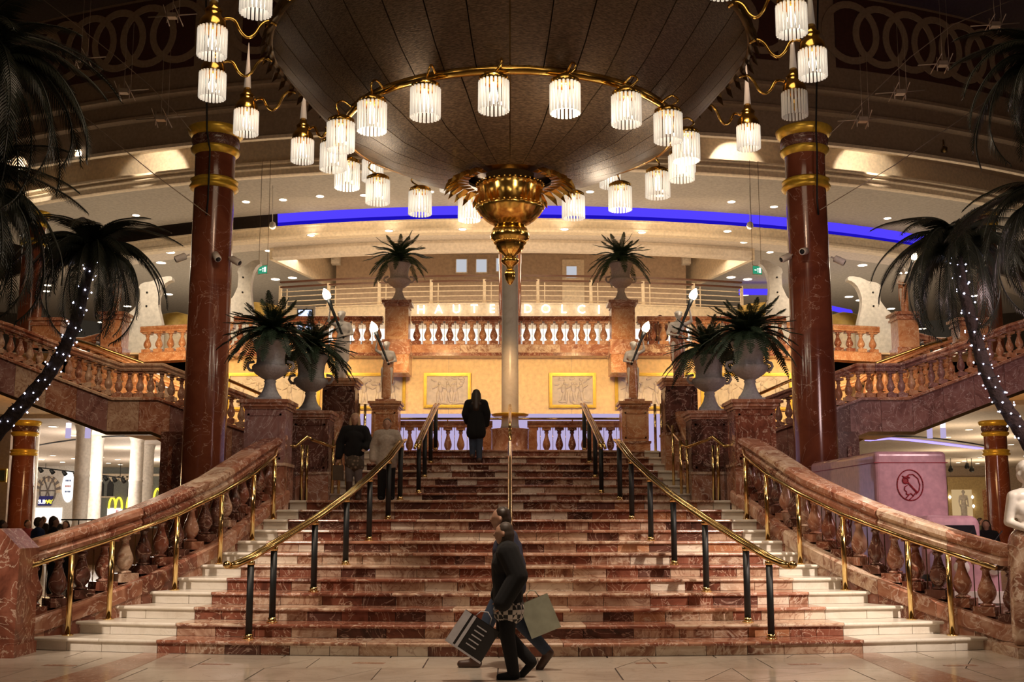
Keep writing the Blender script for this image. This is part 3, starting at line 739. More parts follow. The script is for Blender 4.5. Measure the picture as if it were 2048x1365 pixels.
# ================================================================ SIDE FLIGHTS
YS = 28.0
RPX = [(-200,571),(0,641),(29,650),(117,684),(246,728),(330,728),(375,745),(457,775),(521,799),(590,830)]
CPX = [(-200,634),(0,708),(29,720),(117,754),(229,796),(321,796),(366,813),(457,846),(521,868),(590,895)]
SPX = [(-200,710),(0,784),(127,832),(215,866),(305,866),(362,888),(457,925),(521,950),(590,975)]
def line(pts, s, y): return [Vector((s*W(px, py, y).x, y, W(px, py, y).z)) for px, py in pts][::-1 if s > 0 else 1]
for s, side in ((1, 'left'), (-1, 'right')):
    th = thing('balustrade', 'marble balustrade along the near edge of the %s side flight' % side, 'balustrade', (-s*9.5, YS, 3.5))
    sr = [Vector((s*W(px, py, YS).x, YS, W(px, py, YS).z)) for px, py in RPX]
    # same plan points for the curb: sample its height at the rail's x
    cpts = [(W(px, py, YS).x, W(px, py, YS).z) for px, py in CPX]
    spts = [(W(px, py, YS).x, W(px, py, YS).z) for px, py in SPX]
    def hz(pts, x):
        for (a, za), (b, zb_) in zip(pts, pts[1:]):
            if a <= x <= b: return za+(zb_-za)*(x-a)/(b-a)
        return pts[0][1] if x < pts[0][0] else pts[-1][1]
    xs_all = sorted(set([round(v.x*s, 4) for v in sr]+[round(c[0], 4) for c in cpts]+[round(c[0], 4) for c in spts]))
    rp = [(W(px, py, YS).x, W(px, py, YS).z) for px, py in RPX]
    rail = [Vector((s*x, YS, hz(rp, x))) for x in xs_all]; curb = [Vector((s*x, YS, hz(cpts, x))) for x in xs_all]
    mm = [M['m_rail'], M['m_pink'], M['m_rail']] if side == 'left' else [M['m_violet'], M['m_rail']]
    balustrade(th, rail, curb, scale_prof(RAILP, 1.0, .8), [(-.2,-.08),(-.2,-.02),(-.16,0),(.16,0),(.2,-.02),(.2,-.08)], mm, .27, .6, .10, [M['m_rail'], M['m_mix'], M['m_pink']] if side == 'left' else [M['m_orange'], M['m_violet']], 1.3)
    # gold rods between balusters
    # face panels down to the soffit
    x0, x1 = xs_all[0], xs_all[-1]; n = 13
    for k in range(n):
        a, b = x0+(x1-x0)*k/n, x0+(x1-x0)*(k+1)/n-.008
        cutx = [a]+[x for x in xs_all if a+.01 < x < b-.01]+[b]
        poly = [(x, hz(cpts, x)-.08) for x in cutx]+[(x, hz(spts, x)) for x in cutx[::-1]]
        MB().prism(poly, lambda u, v, t: (s*u, t, v), YS-.12, YS+.1).obj('face_panel', random.choice([M['m_violet'], M['m_rail'], M['m_violet'], M['m_pink']] if side == 'left' else [M['m_violet'], M['m_violet'], M['m_dark']]), th)
    # bottom lip
    MB().sweep([(-.14,-.06),(-.14,.02),(.14,.02),(.14,-.06)], [Vector((s*x, YS, hz(spts, x))) for x in xs_all]).obj('bottom_lip', M['bronze'], th)
    # soffit slab of the flight (width) and its steps
    mb = MB()
    for a, b in zip(xs_all, xs_all[1:]):
        mb.prism([(a, hz(spts, a)+.02), (b, hz(spts, b)+.02), (b, hz(cpts, b)-.35), (a, hz(cpts, a)-.35)], lambda u, v, t: (s*u, t, v), YS+.1, YS+2.9)
    so = tag(mb.obj('side_flight', M['wall']), 'sloping body of the %s side flight, seen from below as a yellow soffit' % side, 'staircase')
    # back balustrade + two gold rails
    yb2 = 30.6
    bp = [(140,674),(175,684),(283,728),(330,760),(420,790)]
    th = thing('balustrade', 'far marble balustrade of the %s side flight, behind its gold handrails' % side, 'balustrade', (-s*9.5, yb2, 4.5))
    rail = [Vector((s*W(px, py, yb2).x, yb2, W(px, py, yb2).z)) for px, py in bp]
    curb = [Vector((v.x, v.y, v.z-.85)) for v in rail]
    balustrade(th, rail, curb, scale_prof(RAILP, .9, .7), [(-.2,-.9),(-.2,0),(.2,0),(.2,-.9)], [M['m_orange'], M['m_rail']], .3, .6, .1, [M['m_orange']], 1.4)
    hr = thing('handrail', 'pair of gold handrails on the %s side flight' % side, 'handrail', (-s*9.5, 29.2, 4.5))
    for yy, dy in ((28.9, -1), (29.6, -2)):
        MB().tube([Vector((s*W(px, py+dy, yy).x, yy, W(px, py+dy, yy).z)) for px, py in ((146,682+dy),(200,697),(283,727),(322,745),(457,762),(521,790),(560,806))], .035, 8).obj('rail_tube', M['brass'], hr)
# ================================================================ YELLOW WALL AND UPPER BALUSTRADE
YW = 32.0; YU = 31.6
wt = W(1020, 712, YW).z
struct('wall_back', MB().box(-9.9, 9.9, YW, YW+.4, 0, wt).box(-19, -9.9, YW, YW+.4, 5.5, wt).box(9.9, 19, YW, YW+.4, 5.5, wt), M['wall'])
for s_ in (-1, 1): struct('ceiling_%d' % (10 if s_ < 0 else 11), MB().box(min(s_*9.9, s_*44), max(s_*9.9, s_*44), YS+3.0, 41, 5.5, 5.72), M['wall'])
zf6 = wt-.02
struct('trim_6', MB().box(-19, 19, YW-.4, YW+14, zf6, zf6+.05), M['cream'])
wl = bpy.data.objects['wall_back']
for x in [-9.0+1.8*k for k in range(11)]:
    MB().box(x-.006, x+.006, YW-.004, YW, TOP, wt).obj('panel_joint', M['peach'], wl)
def band(x0, x1, y, z0, z1, th, mats, n, name='band_slab', d=.45):
    for k in range(n):
        a = x0+(x1-x0)*k/n; b = x0+(x1-x0)*(k+1)/n-.006
        MB().box(a, b, y-d/2, y+d/2, z0, z1).obj(name, random.choice(mats), th)
def upper_bal(px0, px1, label, n=None, s=1):
    y = YU; x0, x1 = W(px0, 650, y).x, W(px1, 650, y).x
    if s < 0: x0, x1 = -x1, -x0
    zr_, zc_, zb_ = W(1020, 634, y).z, W(1020, 691, y).z, W(1020, 711, y).z
    th = thing('balustrade', label, 'balustrade', ((x0+x1)/2, y, zb_))
    band(x0, x1, y, zb_, zc_-.02, th, [M['m_orange'], M['m_rail'], M['m_mix']], max(2, round((x1-x0)/1.6)))
    MB().box(x0, x1, y-.26, y+.26, zb_-.05, zb_+.04).obj('bottom_moulding', M['m_red'], th)
    rail = [Vector((x0, y, zr_)), Vector((x1, y, zr_))]; curb = [Vector((x0, y, zc_)), Vector((x1, y, zc_))]
    balustrade(th, rail, curb, scale_prof(RAILP, 1.0, .62), [(-.2,-.03),(-.2,0),(.2,0),(.2,-.03)], [M['m_red'], M['m_rail']], .305, .6, .11, [M['m_red'], M['m_rail'], M['m_orange']], 2.5, 0, M['brass'])
    return th
upper_bal(823, 1218, 'middle marble balustrade of the upper floor, between the two urn pillars')
upper_bal(470, 767, 'upper floor marble balustrade left of the urn pillars, behind the torch statues', s=1)
upper_bal(470, 767, 'upper floor marble balustrade right of the urn pillars, behind the torch statues', s=-1)
for s, side in ((1, 'left'), (-1, 'right')):
    y = 31.0; x0, x1 = W(770, 700, y).x, W(820, 700, y).x
    if s < 0: x0, x1 = -x1, -x0
    xm = (x0+x1)/2; hw_ = (x1-x0)/2
    Z = lambda py: W(1020, py, y-.4).z
    th = thing('pillar', '%s orange marble pillar bracketed on the yellow wall, carrying a white urn' % side, 'pillar', (xm, y, Z(745)))
    MB().box(xm-hw_, xm+hw_, y-.35, y+.7, Z(745), Z(708)).obj('lower_block', M['m_orange'], th)
    MB().box(xm-hw_-.04, xm+hw_+.04, y-.4, y+.6, Z(708), Z(700)).box(xm-hw_-.02, xm+hw_+.02, y-.38, y+.6, Z(700), Z(683)).box(xm-hw_-.05, xm+hw_+.05, y-.41, y+.6, Z(683), Z(679)).obj('base', M['m_rail'], th)
    MB().box(xm-hw_*.93, xm+hw_*.93, y-.34, y+.34, Z(679), Z(612)).obj('die', M['m_orange'], th)
    MB().box(xm-hw_*.75, xm+hw_*.75, y-.36, y-.34, Z(672), Z(618)).obj('raised_panel', M['m_orange'], th)
    MB().box(xm-hw_, xm+hw_, y-.38, y+.38, Z(612), Z(606)).box(xm-hw_-.06, xm+hw_+.06, y-.44, y+.44, Z(606), Z(600)).obj('cap', M['m_rail'], th)
    # far side balustrades of the upper floor running to the flights
    yy = 31.6
    th = thing('balustrade', 'upper floor marble balustrade behind the %s tall column' % side, 'balustrade', (-s*10.5, yy, 6))
    pa, pb = W(285, 655, yy), W(470, 645, yy-.0)
    rail = [Vector((s*pa.x, yy, pa.z)), Vector((s*pb.x, yy, pb.z))]
    curb = [Vector((v.x, v.y, v.z-.78)) for v in rail]
    balustrade(th, rail, curb, scale_prof(RAILP, 1.0, .7), [(-.22,-.28),(-.22,-.03),(-.18,0),(.18,0),(.22,-.03),(.22,-.28)], [M['m_orange'], M['m_rail']], .3, .6, .11, [M['m_orange'], M['m_red']], 1.4)
    pa, pb = W(150, 677, yy), W(226, 662, yy)
    rail = [Vector((s*pa.x, yy, pa.z)), Vector((s*W(172,675,yy).x, yy, W(172,676,yy).z)), Vector((s*pb.x, yy, pb.z))]
    th = thing('balustrade', 'short marble balustrade at the head of the %s side flight, beyond the statue pedestal' % side, 'balustrade', (-s*12, yy, 6))
    balustrade(th, rail, [Vector((v.x, v.y, v.z-.6)) for v in rail], scale_prof(RAILP, 1.0, .7), [(-.22,-.28),(-.22,-.03),(-.18,0),(.18,0),(.22,-.03),(.22,-.28)], [M['m_orange'], M['m_rail']], .3, .6, .11, [M['m_orange']], 1.4)
    for (pxa, pxb, pyt, pyb, lab) in ((209, 250, 628, 712, 'stepped orange marble pedestal at the head of the %s side flight' % side), (72, 128, 640, 700, 'orange marble pedestal behind the palm, beyond the %s side flight' % side)):
        yq = 31.3; A, B = W(pxa, 680, yq).x, W(pxb, 680, yq).x
        if s < 0: A, B = -B, -A
        zt2, zb2 = W(1020, pyt, yq).z, W(1020, pyb, yq).z
        th = thing('pedestal', lab, 'pedestal', ((A+B)/2, yq, zb2))
        MB().box(A, B, yq-.3, yq+.3, zb2, zt2-.22).obj('die', M['m_orange'], th)
        MB().box(A-.05, B+.05, yq-.35, yq+.35, zt2-.22, zt2-.16).box(A-.02, B+.02, yq-.32, yq+.32, zt2-.16, zt2-.08).box(A-.1, B+.1, yq-.4, yq+.4, zt2-.08, zt2).obj('cap', M['m_rail'], th)
        MB().box(A-.06, B+.06, yq-.36, yq+.36, zb2, zb2+.2).obj('base', M['m_rail'], th)
# gilt framed reliefs on the yellow wall
def relief(px0, px1, py0, py1, label, seed):
    y = YW; a, b = W(px0, py0, y), W(px1, py1, y); x0, x1, z0, z1 = a.x, b.x, b.z, a.z
    th = thing('framed_relief', label, 'relief', ((x0+x1)/2, y, z0), 'gilt framed reliefs on the yellow wall')
    t = .09
    for (p, q, r_, u) in ((x0, x0+t, z0, z1), (x1-t, x1, z0, z1), (x0+t, x1-t, z1-t, z1), (x0+t, x1-t, z0, z0+t)):
        MB().box(p, q, y-.09, y-.005, r_, u).box(p+.025, q-.025, y-.12, y-.09, r_+.025, u-.025).obj('frame_bar', M['frame'], th)
    rnd = random.Random(seed)
    MB().box(x0+t, x1-t, y-.03, y-.005, z0+t, z1-t).obj('plaster_ground', M['relief'], th)
    mb = MB(); cx = (x0+x1)/2; H = z1-z0-2*t
    def blob(x, z, rx, rz_, d=.05, rot=0):
        m = Matrix.Translation((x, y-.03, z)) @ Matrix.Rotation(rot, 4, 'Y') @ Matrix.Diagonal((rx, d, rz_, 1))
        bm = bmesh.new(); bmesh.ops.create_icosphere(bm, subdivisions=2, radius=1, matrix=m)
        bm.verts.index_update(); mb.add([v.co.copy() for v in bm.verts], [[v.index for v in f.verts] for f in bm.faces], True); bm.free()
    n = 3 if x1-x0 < 1.7 else 5
    for k in range(n):
        u = cx+(k-(n-1)/2)*(x1-x0)*(.17 if n == 3 else .17); zb = z0+t+.04
        lean = rnd.uniform(-.12, .12)
        blob(u, zb+H*.70, .045, .055, .06); blob(u-lean*.3, zb+H*.52, .075, .14, .06, lean); blob(u-.04, zb+H*.24, .05, H*.24, .05, lean+.12); blob(u+.05, zb+H*.24, .05, H*.24, .05, lean-.12)
        blob(u-.12, zb+H*.56, .11, .025, .05, .5*rnd.choice((-1, 1))); blob(u+.13, zb+H*.58, .11, .025, .05, .5*rnd.choice((-1, 1)))
    for k in range(9 if n == 3 else 16):
        blob(rnd.uniform(x0+.2, x1-.2), rnd.uniform(z1-t-.3*H, z1-t-.06), rnd.uniform(.05,.12), rnd.uniform(.02,.05), .035, rnd.uniform(-.8,.8))
    for k in range(8 if n == 3 else 14):
        blob(rnd.uniform(x0+.2, x1-.2), z0+t+rnd.uniform(.03,.12), rnd.uniform(.08,.16), rnd.uniform(.03,.05), .035, rnd.uniform(-.3,.3))
    tag(mb.obj('carved_figures', M['relief'], th), kind='stuff')
relief(848, 942, 747, 817, 'gilt framed white relief of dancing figures, left of the white column', 1)
relief(1098, 1192, 747, 817, 'gilt framed white relief of dancing figures, right of the white column', 2)
relief(648, 811, 747, 820, 'gilt framed white relief behind the left lower torch statue', 3)
relief(1229, 1392, 747, 820, 'gilt framed white relief behind the right lower torch statue', 4)
relief(455, 640, 747, 822, 'gilt framed white relief behind the left grey urns', 5)
relief(1400, 1585, 747, 822, 'gilt framed white relief behind the right grey urns', 6)
# ================================================================ BALCONY, CANOPY, CEILINGS (arcs bulging towards the hall)
YR = 80.0
def ring_arc(prof, a0, a1, n=60):
    """prof (radius, z); angle measured from straight towards the viewer"""
    vs = []; m = len(prof)
    for k in range(n+1):
        a = a0+(a1-a0)*k/n
        for r, z in prof: vs.append((r*math.sin(a), YR-r*math.cos(a), z))
    fs = [(k*m+i, k*m+(i+1)%m, (k+1)*m+(i+1)%m, (k+1)*m+i) for k in range(n) for i in range(m)]
    fs += [tuple(range(m-1, -1, -1)), tuple(range(n*m, (n+1)*m))]
    return MB().add(vs, fs)
def RZ(py, r): return W(1020, py, YR-r).z
def ang(px, r):
    a = 0
    for _ in range(20):
        y = YR-r*math.cos(a); a = math.asin(max(-1, min(1, W(px, 500, y).x/r)))
    return a
# balcony slab + fascia
RBk = 36.0
zb_ = RZ(606, RBk); a0, a1 = ang(560, RBk), ang(1484, RBk)
zlow = RZ(634, RBk)-.25
struct('trim_7', ring_arc([(RBk, zb_-.05), (RBk+.06, zb_-.04), (RBk+.06, zb_), (RBk-3.2, zb_), (RBk-3.2, zlow), (RBk, zlow)], a0, a1), M['cream'])
# shop front below balcony: glowing window panes between the balusters, yellow mullions
sw = thing('shop_window', 'brightly lit shop window seen between the upper floor balusters', 'window', (0, YR-RBk+1.5, zf6+.05))
x0, x1 = W(655, 660, 45).x, W(1386, 660, 45).x
n = 12
for k in range(n):
    a = x0+(x1-x0)*k/n; b = x0+(x1-x0)*(k+1)/n-.08
    MB().box(a, b, 45.4, 45.42, zf6+.05, zlow).obj('pane', M['shopglow'], sw)
    MB().box(b, b+.08, 45.3, 45.45, zf6+.05, zlow).obj('mullion', M['whitep'], sw)
# side fronts
struct('wall_1', MB().box(-9.6, x0, 45.4, 45.6, zf6, zlow).box(x1, 9.6, 45.4, 45.6, zf6, zlow), M['peach'])
# balcony railing
RR2 = RBk-.15
rl = thing('balcony_railing', 'cream balcony railing with brown top rail, curving across above the sign', 'railing', (0, YR-RBk, zb_))
zt1 = RZ(551, RR2)
np_ = 10
for k in range(np_):
    a = a0+(a1-a0)*k/(np_-1); x, y = RR2*math.sin(a), YR-RR2*math.cos(a)
    MB().box(x-.06, x+.06, y-.05, y+.05, zb_, zt1-.16).box(x-.085, x+.085, y-.07, y+.07, zb_, zb_+.08).obj('post', M['cream'], rl)
    MB().box(x-.02+.28, x+.02+.28, y-.02, y+.02, zb_, zt1-.3).obj('slim_post', M['cream'], rl) if k < np_-1 else None
def arc_pts(r, z, a0, a1, n=40): return [Vector((r*math.sin(a0+(a1-a0)*k/n), YR-r*math.cos(a0+(a1-a0)*k/n), z)) for k in range(n+1)]
MB().sweep([(-.07,-.05),(-.07,.02),(.07,.02),(.07,-.05)], arc_pts(RR2, zt1, a0, a1)).obj('top_rail', M['wood'], rl)
MB().sweep([(-.05,-.04),(-.05,.03),(.05,.03),(.05,-.04)], arc_pts(RR2, zt1-.22, a0, a1)).obj('second_rail', M['wood'], rl)
for k in range(4):
    MB().tube(arc_pts(RR2, zb_+.12+k*(zt1-zb_-.42)/3.6, a0, a1), .022, 5).obj('thin_rail', M['cream'], rl)
# sign letters on the fascia
def letters(txt, pos, size, mat_, label, spacing=1.0, depth=.04, cat='sign', rz=0, name='shop_sign', curve=None, parent=None):
    th = parent or thing(name, label, cat, pos)
    x = 0; objs = []
    for k, ch in enumerate(txt):
        if ch == ' ': continue
        cu = bpy.data.curves.new('t', 'FONT'); cu.body = ch; cu.size = size; cu.extrude = depth; cu.align_x = 'CENTER'; cu.resolution_u = 3
        ob = bpy.data.objects.new('t', cu); COL.objects.link(ob)
        dg = bpy.context.evaluated_depsgraph_get(); me = bpy.data.meshes.new_from_object(ob.evaluated_get(dg))
        bpy.data.objects.remove(ob); me.materials.clear(); me.materials.append(mat_)
        off = (k-(len(txt)-1)/2)*spacing
        if curve:
            a = off/curve; P = Vector((curve*math.sin(a), YR-curve*math.cos(a), pos[2])); R = Matrix.Rotation(a, 4, 'Z')
        else: P = Vector(pos)+Matrix.Rotation(rz, 3, 'Z') @ Vector((off, 0, 0)); R = Matrix.Rotation(rz, 4, 'Z')
        put('letter', me, Matrix.Translation(P) @ R @ Matrix.Rotation(PI/2, 4, 'X'), th)
    return th
zs_ = RZ(626, RBk+.1)
M['signglow'] = glow('sign_letter_light', (1, .93, .82), 3.0)
sx = (W(1203, 617, YR-RBk).x-W(846, 617, YR-RBk).x)/10
letters('HAUTE DOLCI', (0, YR-RBk-.12, zs_), .50, M['signglow'], 'glowing white lettered sign on the balcony front', sx, .03, curve=RBk+.12)
# canopy above: edge fascia, pale ceiling, upper fascia, blue cove, grey ceiling, big moulded fascia, spot recess
A = .62
RA = 36.0
zA0, zA1 = RZ(503, RA), RZ(487, RA)
cA0, cA1 = ang(548, RA), ang(1500, RA)
struct('trim_8', ring_arc([(RA, zA0), (RA+.15, zA0+.05), (RA+.15, zA1), (RA+.02, zA1+.02), (RA+.02, 14.0), (RA-.3, 14.0), (RA-.3, zA0)], cA0, cA1), M['ceil2'])
# soffit inside the canopy, and the back wall
struct('ceiling_1', ring_arc([(RA-.28, 13.95), (RA-.28, 14.05), (RA-9, 14.05), (RA-9, 13.95)], cA0, cA1), M['peach'])
struct('wall_2', MB().box(W(672, 560, 50.5).x, W(1372, 560, 50.5).x, 50.5, 50.7, zb_-.3, 14.0), M['peach'])
for px0, px1, py0, py1 in ((913,933,520,545),(953,973,520,545),(993,1001,518,543),(1133,1153,534,556)):
    p, q = W(px0, py0, 50.45), W(px1, py1, 50.45)
    wn = struct('window_%d' % px0, MB().box(p.x-.04, q.x+.04, 50.40, 50.5, q.z-.04, p.z+.04), M['cream'])
    MB().box(p.x, q.x, 50.37, 50.41, q.z, p.z).obj('pane', glow('pane_light_%d' % px0, (.85, .87, .95), .62), wn)
dr = struct('door_1', MB().box(W(1124,520,50.5).x, W(1168,520,50.5).x, 50.44, 50.5, zb_, W(1020,520,50.5).z), M['cream'])
# ceiling ring between canopy edge and fascia G
RG = 37.4
zG0, zG1 = RZ(462, RG), RZ(438, RG)
struct('ceiling_2', ring_arc([(RG-.1, zG0), (RG-.1, zG0+.1), (RA-.2, zG0+.1), (RA-.2, zG0)], -A*1.4, A*1.4), M['ceil2'])
struct('trim_9', ring_arc([(RG-.3, zG0-.04), (RG, zG0-.04), (RG+.08, zG0+.03), (RG+.08, zG0+.12), (RG+.02, zG0+.14), (RG+.02, zG1-.08), (RG+.12, zG1-.06), (RG+.12, zG1), (RG-.4, zG1), (RG-.4, zG0-.04)], -A, A), M['cream'])
# recessed blue cove
zE = RZ(412, RG+.2)
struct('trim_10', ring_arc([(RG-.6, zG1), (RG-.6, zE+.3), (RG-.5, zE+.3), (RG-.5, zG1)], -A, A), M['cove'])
bt0, bt1 = ang(545, RG), ang(1905, RG)
nc = thing('neon_cove', 'long curved band of blue neon light in the ceiling cove', 'light', (0, YR-RG, zG1))
zm_ = zG1+(zE-zG1)*.62
ring_arc([(RG-.45, zG1), (RG-.38, zG1+.02), (RG-.38, zm_), (RG-.45, zm_)], bt0, bt1, 50).obj('lower_glow', M['blue2'], nc)
ring_arc([(RG-.45, zm_), (RG-.38, zm_), (RG-.34, zE+.26), (RG-.45, zE+.28)], bt0, bt1, 50).obj('upper_glow', M['blue'], nc)
# grey ceiling E
RD_ = 42.0
zD0, zD1 = RZ(337, RD_), RZ(310, RD_)
struct('ceiling_3', ring_arc([(RG+.25, zE), (RG+.25, zE+.15), (RD_-.2, zD0+.15), (RD_-.2, zD0)], -A, A), M['ceil'])
struct('trim_11', ring_arc([(RD_-.4, zD0), (RD_, zD0), (RD_+.05, zD0+.03), (RD_+.05, zD0+.22), (RD_+.16, zD0+.26), (RD_+.16, zD0+.30), (RD_+.06, zD0+.33), (RD_+.06, zD1-.12), (RD_+.22, zD1-.08), (RD_+.22, zD1), (RD_-.6, zD1), (RD_-.6, zD0)], -A, A), M['cream'])
# spot recess wall and soffit
RC = 41.0
zC0, zC1 = RZ(315, RC)-.1, RZ(262, RC)
struct('wall_3', ring_arc([(RC, zC0), (RC, zC1+.4), (RC-.2, zC1+.4), (RC-.2, zC0)], -A, A), M['cream'])
RK = 43.2
zK0 = RZ(262, RK)
struct('ceiling_4', ring_arc([(RC-.2, zC1), (RC-.2, zC1+.15), (RK-.1, zC1+.15), (RK-.1, zC1)], -A, A), M['cream'])
struct('trim_12', ring_arc([(RK-.1, zK0-.0), (RK+.1, zK0), (RK+.1, zK0+.12), (RK-.1, zK0+.12)], -A, A), M['cream'])
# dark cornices rising to the frieze
zK1, zK2, zK3 = RZ(195, RK+.3), RZ(150, RK+.5), RZ(95, RK+.5)
struct('wall_4', ring_arc([(RK, zK0+.1), (RK+.05, zK1), (RK+.3, zK1+.05), (RK+.3, zK1+.15), (RK+.15, zK1+.2), (RK+.15, zK2), (RK+.45, zK2+.08), (RK+.45, zK2+.2), (RK+.25, zK2+.28), (RK+.2, zK3), (RK-.2, zK3), (RK-.2, zK0+.1)], -A, A), M['taupe'])
zF1 = RZ(-60, RK+.2)
fz = struct('wall_5', ring_arc([(RK+.2, zK3), (RK+.2, zF1), (RK-.3, zF1), (RK-.3, zK3)], -A, A), M['taupe'])
# frieze: dark red panels and interlocking flat rings
def frieze(pxa, pxb, n0, rsz, sp):
    ra = RK+.2; A0, A1 = ang(pxa, ra), ang(pxb, ra)
    z0 = zK3+.12; z1 = z0+2*rsz+.35
    ring_arc([(ra+.03, z0), (ra+.03, z1), (ra-.05, z1), (ra-.05, z0)], A0, A1, 16).obj('red_panel', M['dpanel'], fz)
    L = (A1-A0)*ra; n = int(L/sp); zc = (z0+z1)/2
    for k in range(n+1):
        ac = A0+(A1-A0)*(k+.5)/(n+1); mb = MB(); m_ = 28; vs = []
        for j in range(m_):
            t = 2*PI*j/m_
            for rr_, dd in ((rsz, .03), (rsz-.26, .03), (rsz-.26, .07), (rsz, .07)):
                a = ac+rr_*math.cos(t)/ra; vs.append(((ra+dd)*math.sin(a), YR-(ra+dd)*math.cos(a), zc+rr_*math.sin(t)))
        fs = [(j*4+i, j*4+(i+1)%4, ((j+1)%m_)*4+(i+1)%4, ((j+1)%m_)*4+i) for j in range(m_) for i in range(4)]
        mb.add(vs, fs).obj('frieze_ring', M['taupe'], fz)
frieze(-60, 372, 6, 1.22, 1.45); frieze(470, 600, 2, 1.22, 1.45); frieze(1430, 1570, 2, 1.22, 1.45); frieze(1688, 2110, 6, 1.22, 1.45)
# roof lid above everything so the hall is closed
struct('ceiling_5', MB().box(-45, 45, -6, 100, 24, 24.2), M['taupe'])
# side parts of the upper ceiling receding far back
for s, nm in ((-1, 'ceiling_6'), (1, 'ceiling_7')):
    struct(nm, ring_arc([(RA-.2, zG0), (RA-.2, zG0+.1), (3, zG0+.1), (3, zG0)], s*.95, cA1+.002 if s > 0 else cA0-.002, 30), M['ceil'])
    # diagonal edge beam of the canopy
    a, b = W(550, 506, YR-RA+.3), W(640, 610, 56)
    th = struct('trim_%d' % (13 if s < 0 else 14), ring_arc([(RA, zA0), (RA, 14.0), (RA-14, 14.0), (RA-14, zA0)], (cA1 if s > 0 else cA0), (cA1+.006 if s > 0 else cA0-.006), 1), M['cream'])
struct('wall_6', MB().box(-45, 45, 90, 90.3, 0, zG0), M['peach'])
struct('floor_upper', MB().box(-45, -9.5, 32, 90, 5.75, 6.2).box(9.5, 45, 32, 90, 5.75, 6.2), M['ceil2'])
bpy.data.objects['floor_upper'].name = 'floor_1'
struct('wall_left', MB().box(-45.2, -45, -6, 100, 0, 24), M['taupe']); struct('wall_right', MB().box(45, 45.2, -6, 100, 0, 24), M['taupe'])
struct('wall_front', MB().box(-45, 45, -6.2, -6, 0, 24), M['taupe'])
# ---------------------------------------------------------------- DOWNLIGHTS
_dl = {}
def downlight(p, label, group, r=.13, m='down'):
    if (r, m) not in _dl:
        me1 = MB().lathe([(r, 0), (r*1.25, -.012), (r*1.3, .0), (r*1.3, .02)], 16, cap=False).mesh('trim_ring', M['whitep'])
        me2 = MB().lathe([(.001, -.006), (r, -.006), (r, .01), (.001, .01)], 16, cap=False).mesh('lens', M[m])
        _dl[(r, m)] = (me1, me2)
    me1, me2 = _dl[(r, m)]
    th = thing('downlight', label, 'light', p, group)
    put('trim_ring', me1, Matrix.Translation(p), th); put('lens', me2, Matrix.Translation(p), th)
zmid = lambda r: zE+(zD0-zE)*(r-RG-.25)/(RD_-.2-RG-.25)
def dl_at(px, py, H): 
    return WH(px, py, H)
def ring_word(px): return 'left' if px < 1020 else 'right'
k = 0
DLX = []
for px, py in ((492,404),(566,400),(728,391),(1463,404),(1548,414),(1775,437),(272,431),(150,450),(47,472),(100,497),(1890,458),(1970,476),(640,393),(860,384),(1180,384),(1320,392)):
    p = dl_at(px, py, zE)
    for _ in range(8): p = dl_at(px, py, zmid(math.hypot(p.x, YR-p.y))-.008)
    downlight(p, 'small round downlight in the grey ceiling just above the blue cove', 'downlights in the grey ceiling', .14)
for px, py in ((622,471),(778,462),(925,459),(1129,459),(1284,465),(1488,485),(1540,505),(1455,453+10),(549,481),(537,502)):
    p = dl_at(px, py, zG0-.008)
    downlight(p, 'small round downlight in the pale ceiling band just below the blue cove', 'downlights in the pale ceiling band', .14)
for px, py in ((340,505),(322,526),(551,559),(585,556),(312,594),(337,589),(96,571),(94,583),(203,645),(255,613),(1462,555),(1495,559),(1725,531),(1808,546),(1698,594),(1720,601),(1782,618),(1845,658),(1844,670),(1950,592),(1490,590),(1600,573)):
    p = dl_at(px, py, zG0-.008)
    downlight(p, 'small round downlight in the far upper ceiling at the side of the hall', 'downlights in the far side ceiling', .2)
# small spotlights in the recess
for px, py, on in ((155,298,1),(286,286,1),(20,318,1),(566,262,0),(1482,272,1),(1757,293,1),(1888,303,0)):
    p = W(px, py, YR-RK+1.0+((px-CX)/1000)**2*2.6); zt_ = p.z+.25
    th = thing('recess_spotlight', 'tilted spotlight under the recess soffit, %s' % {155: 'at the far left behind palm leaves', 286: 'left of the tall left column', 20: 'at the left edge of the view', 566: 'unlit, just right of the left capital', 1482: 'lit, left of the right capital', 1757: 'lit, right of the right capital', 1888: 'unlit, at the right'}[px], 'spotlight', p, 'recess spotlights')
    MB().cyl((p.x, p.y, p.z+.12), (p.x, p.y, zt_+.2), .03).obj('stem', M['bronze'], th)
    MB().tube([p+Vector((0, -.12, .12)), p+Vector((0, .0, .0))], [.09, .12], 12).obj('housing', M['bronze'], th)
    MB().tube([p+Vector((0, .0, .0)), p+Vector((0, .02, -.02))], [.11, .10], 12).obj('lens', M['lampon' if on else 'black'], th)
    if on:
        q = W(px, 330, YR-RC+((px-CX)/1000)**2*3); light('recess_beam', 'SPOT', p+Vector((0, .05, -.06)), 260, SOFTW, .04, (p.x, YR-math.sqrt(RC**2-p.x**2), zC0+.05), 75, .3)
# pendants on rods
for px, py0, py1, lab in ((545, 395, 452, 'small round pendant on a thin rod, left, in front of the blue cove'), (1500, 395, 452, 'small round pendant on a thin rod, right, in front of the blue cove')):
    a, b = W(px, py0-20, 40), W(px, py1, 40)
    th = thing('pendant', lab, 'pendant', b, 'round pendants')
    MB().cyl(a+Vector((0,0,.6)), b, .015, seg=6).obj('rod', M['whitep'], th)
    MB().lathe([(.03,.16),(.10,.12),(.13,0),(.1,-.1),(.04,-.14)], 14, b).obj('globe', M['whitep'], th)
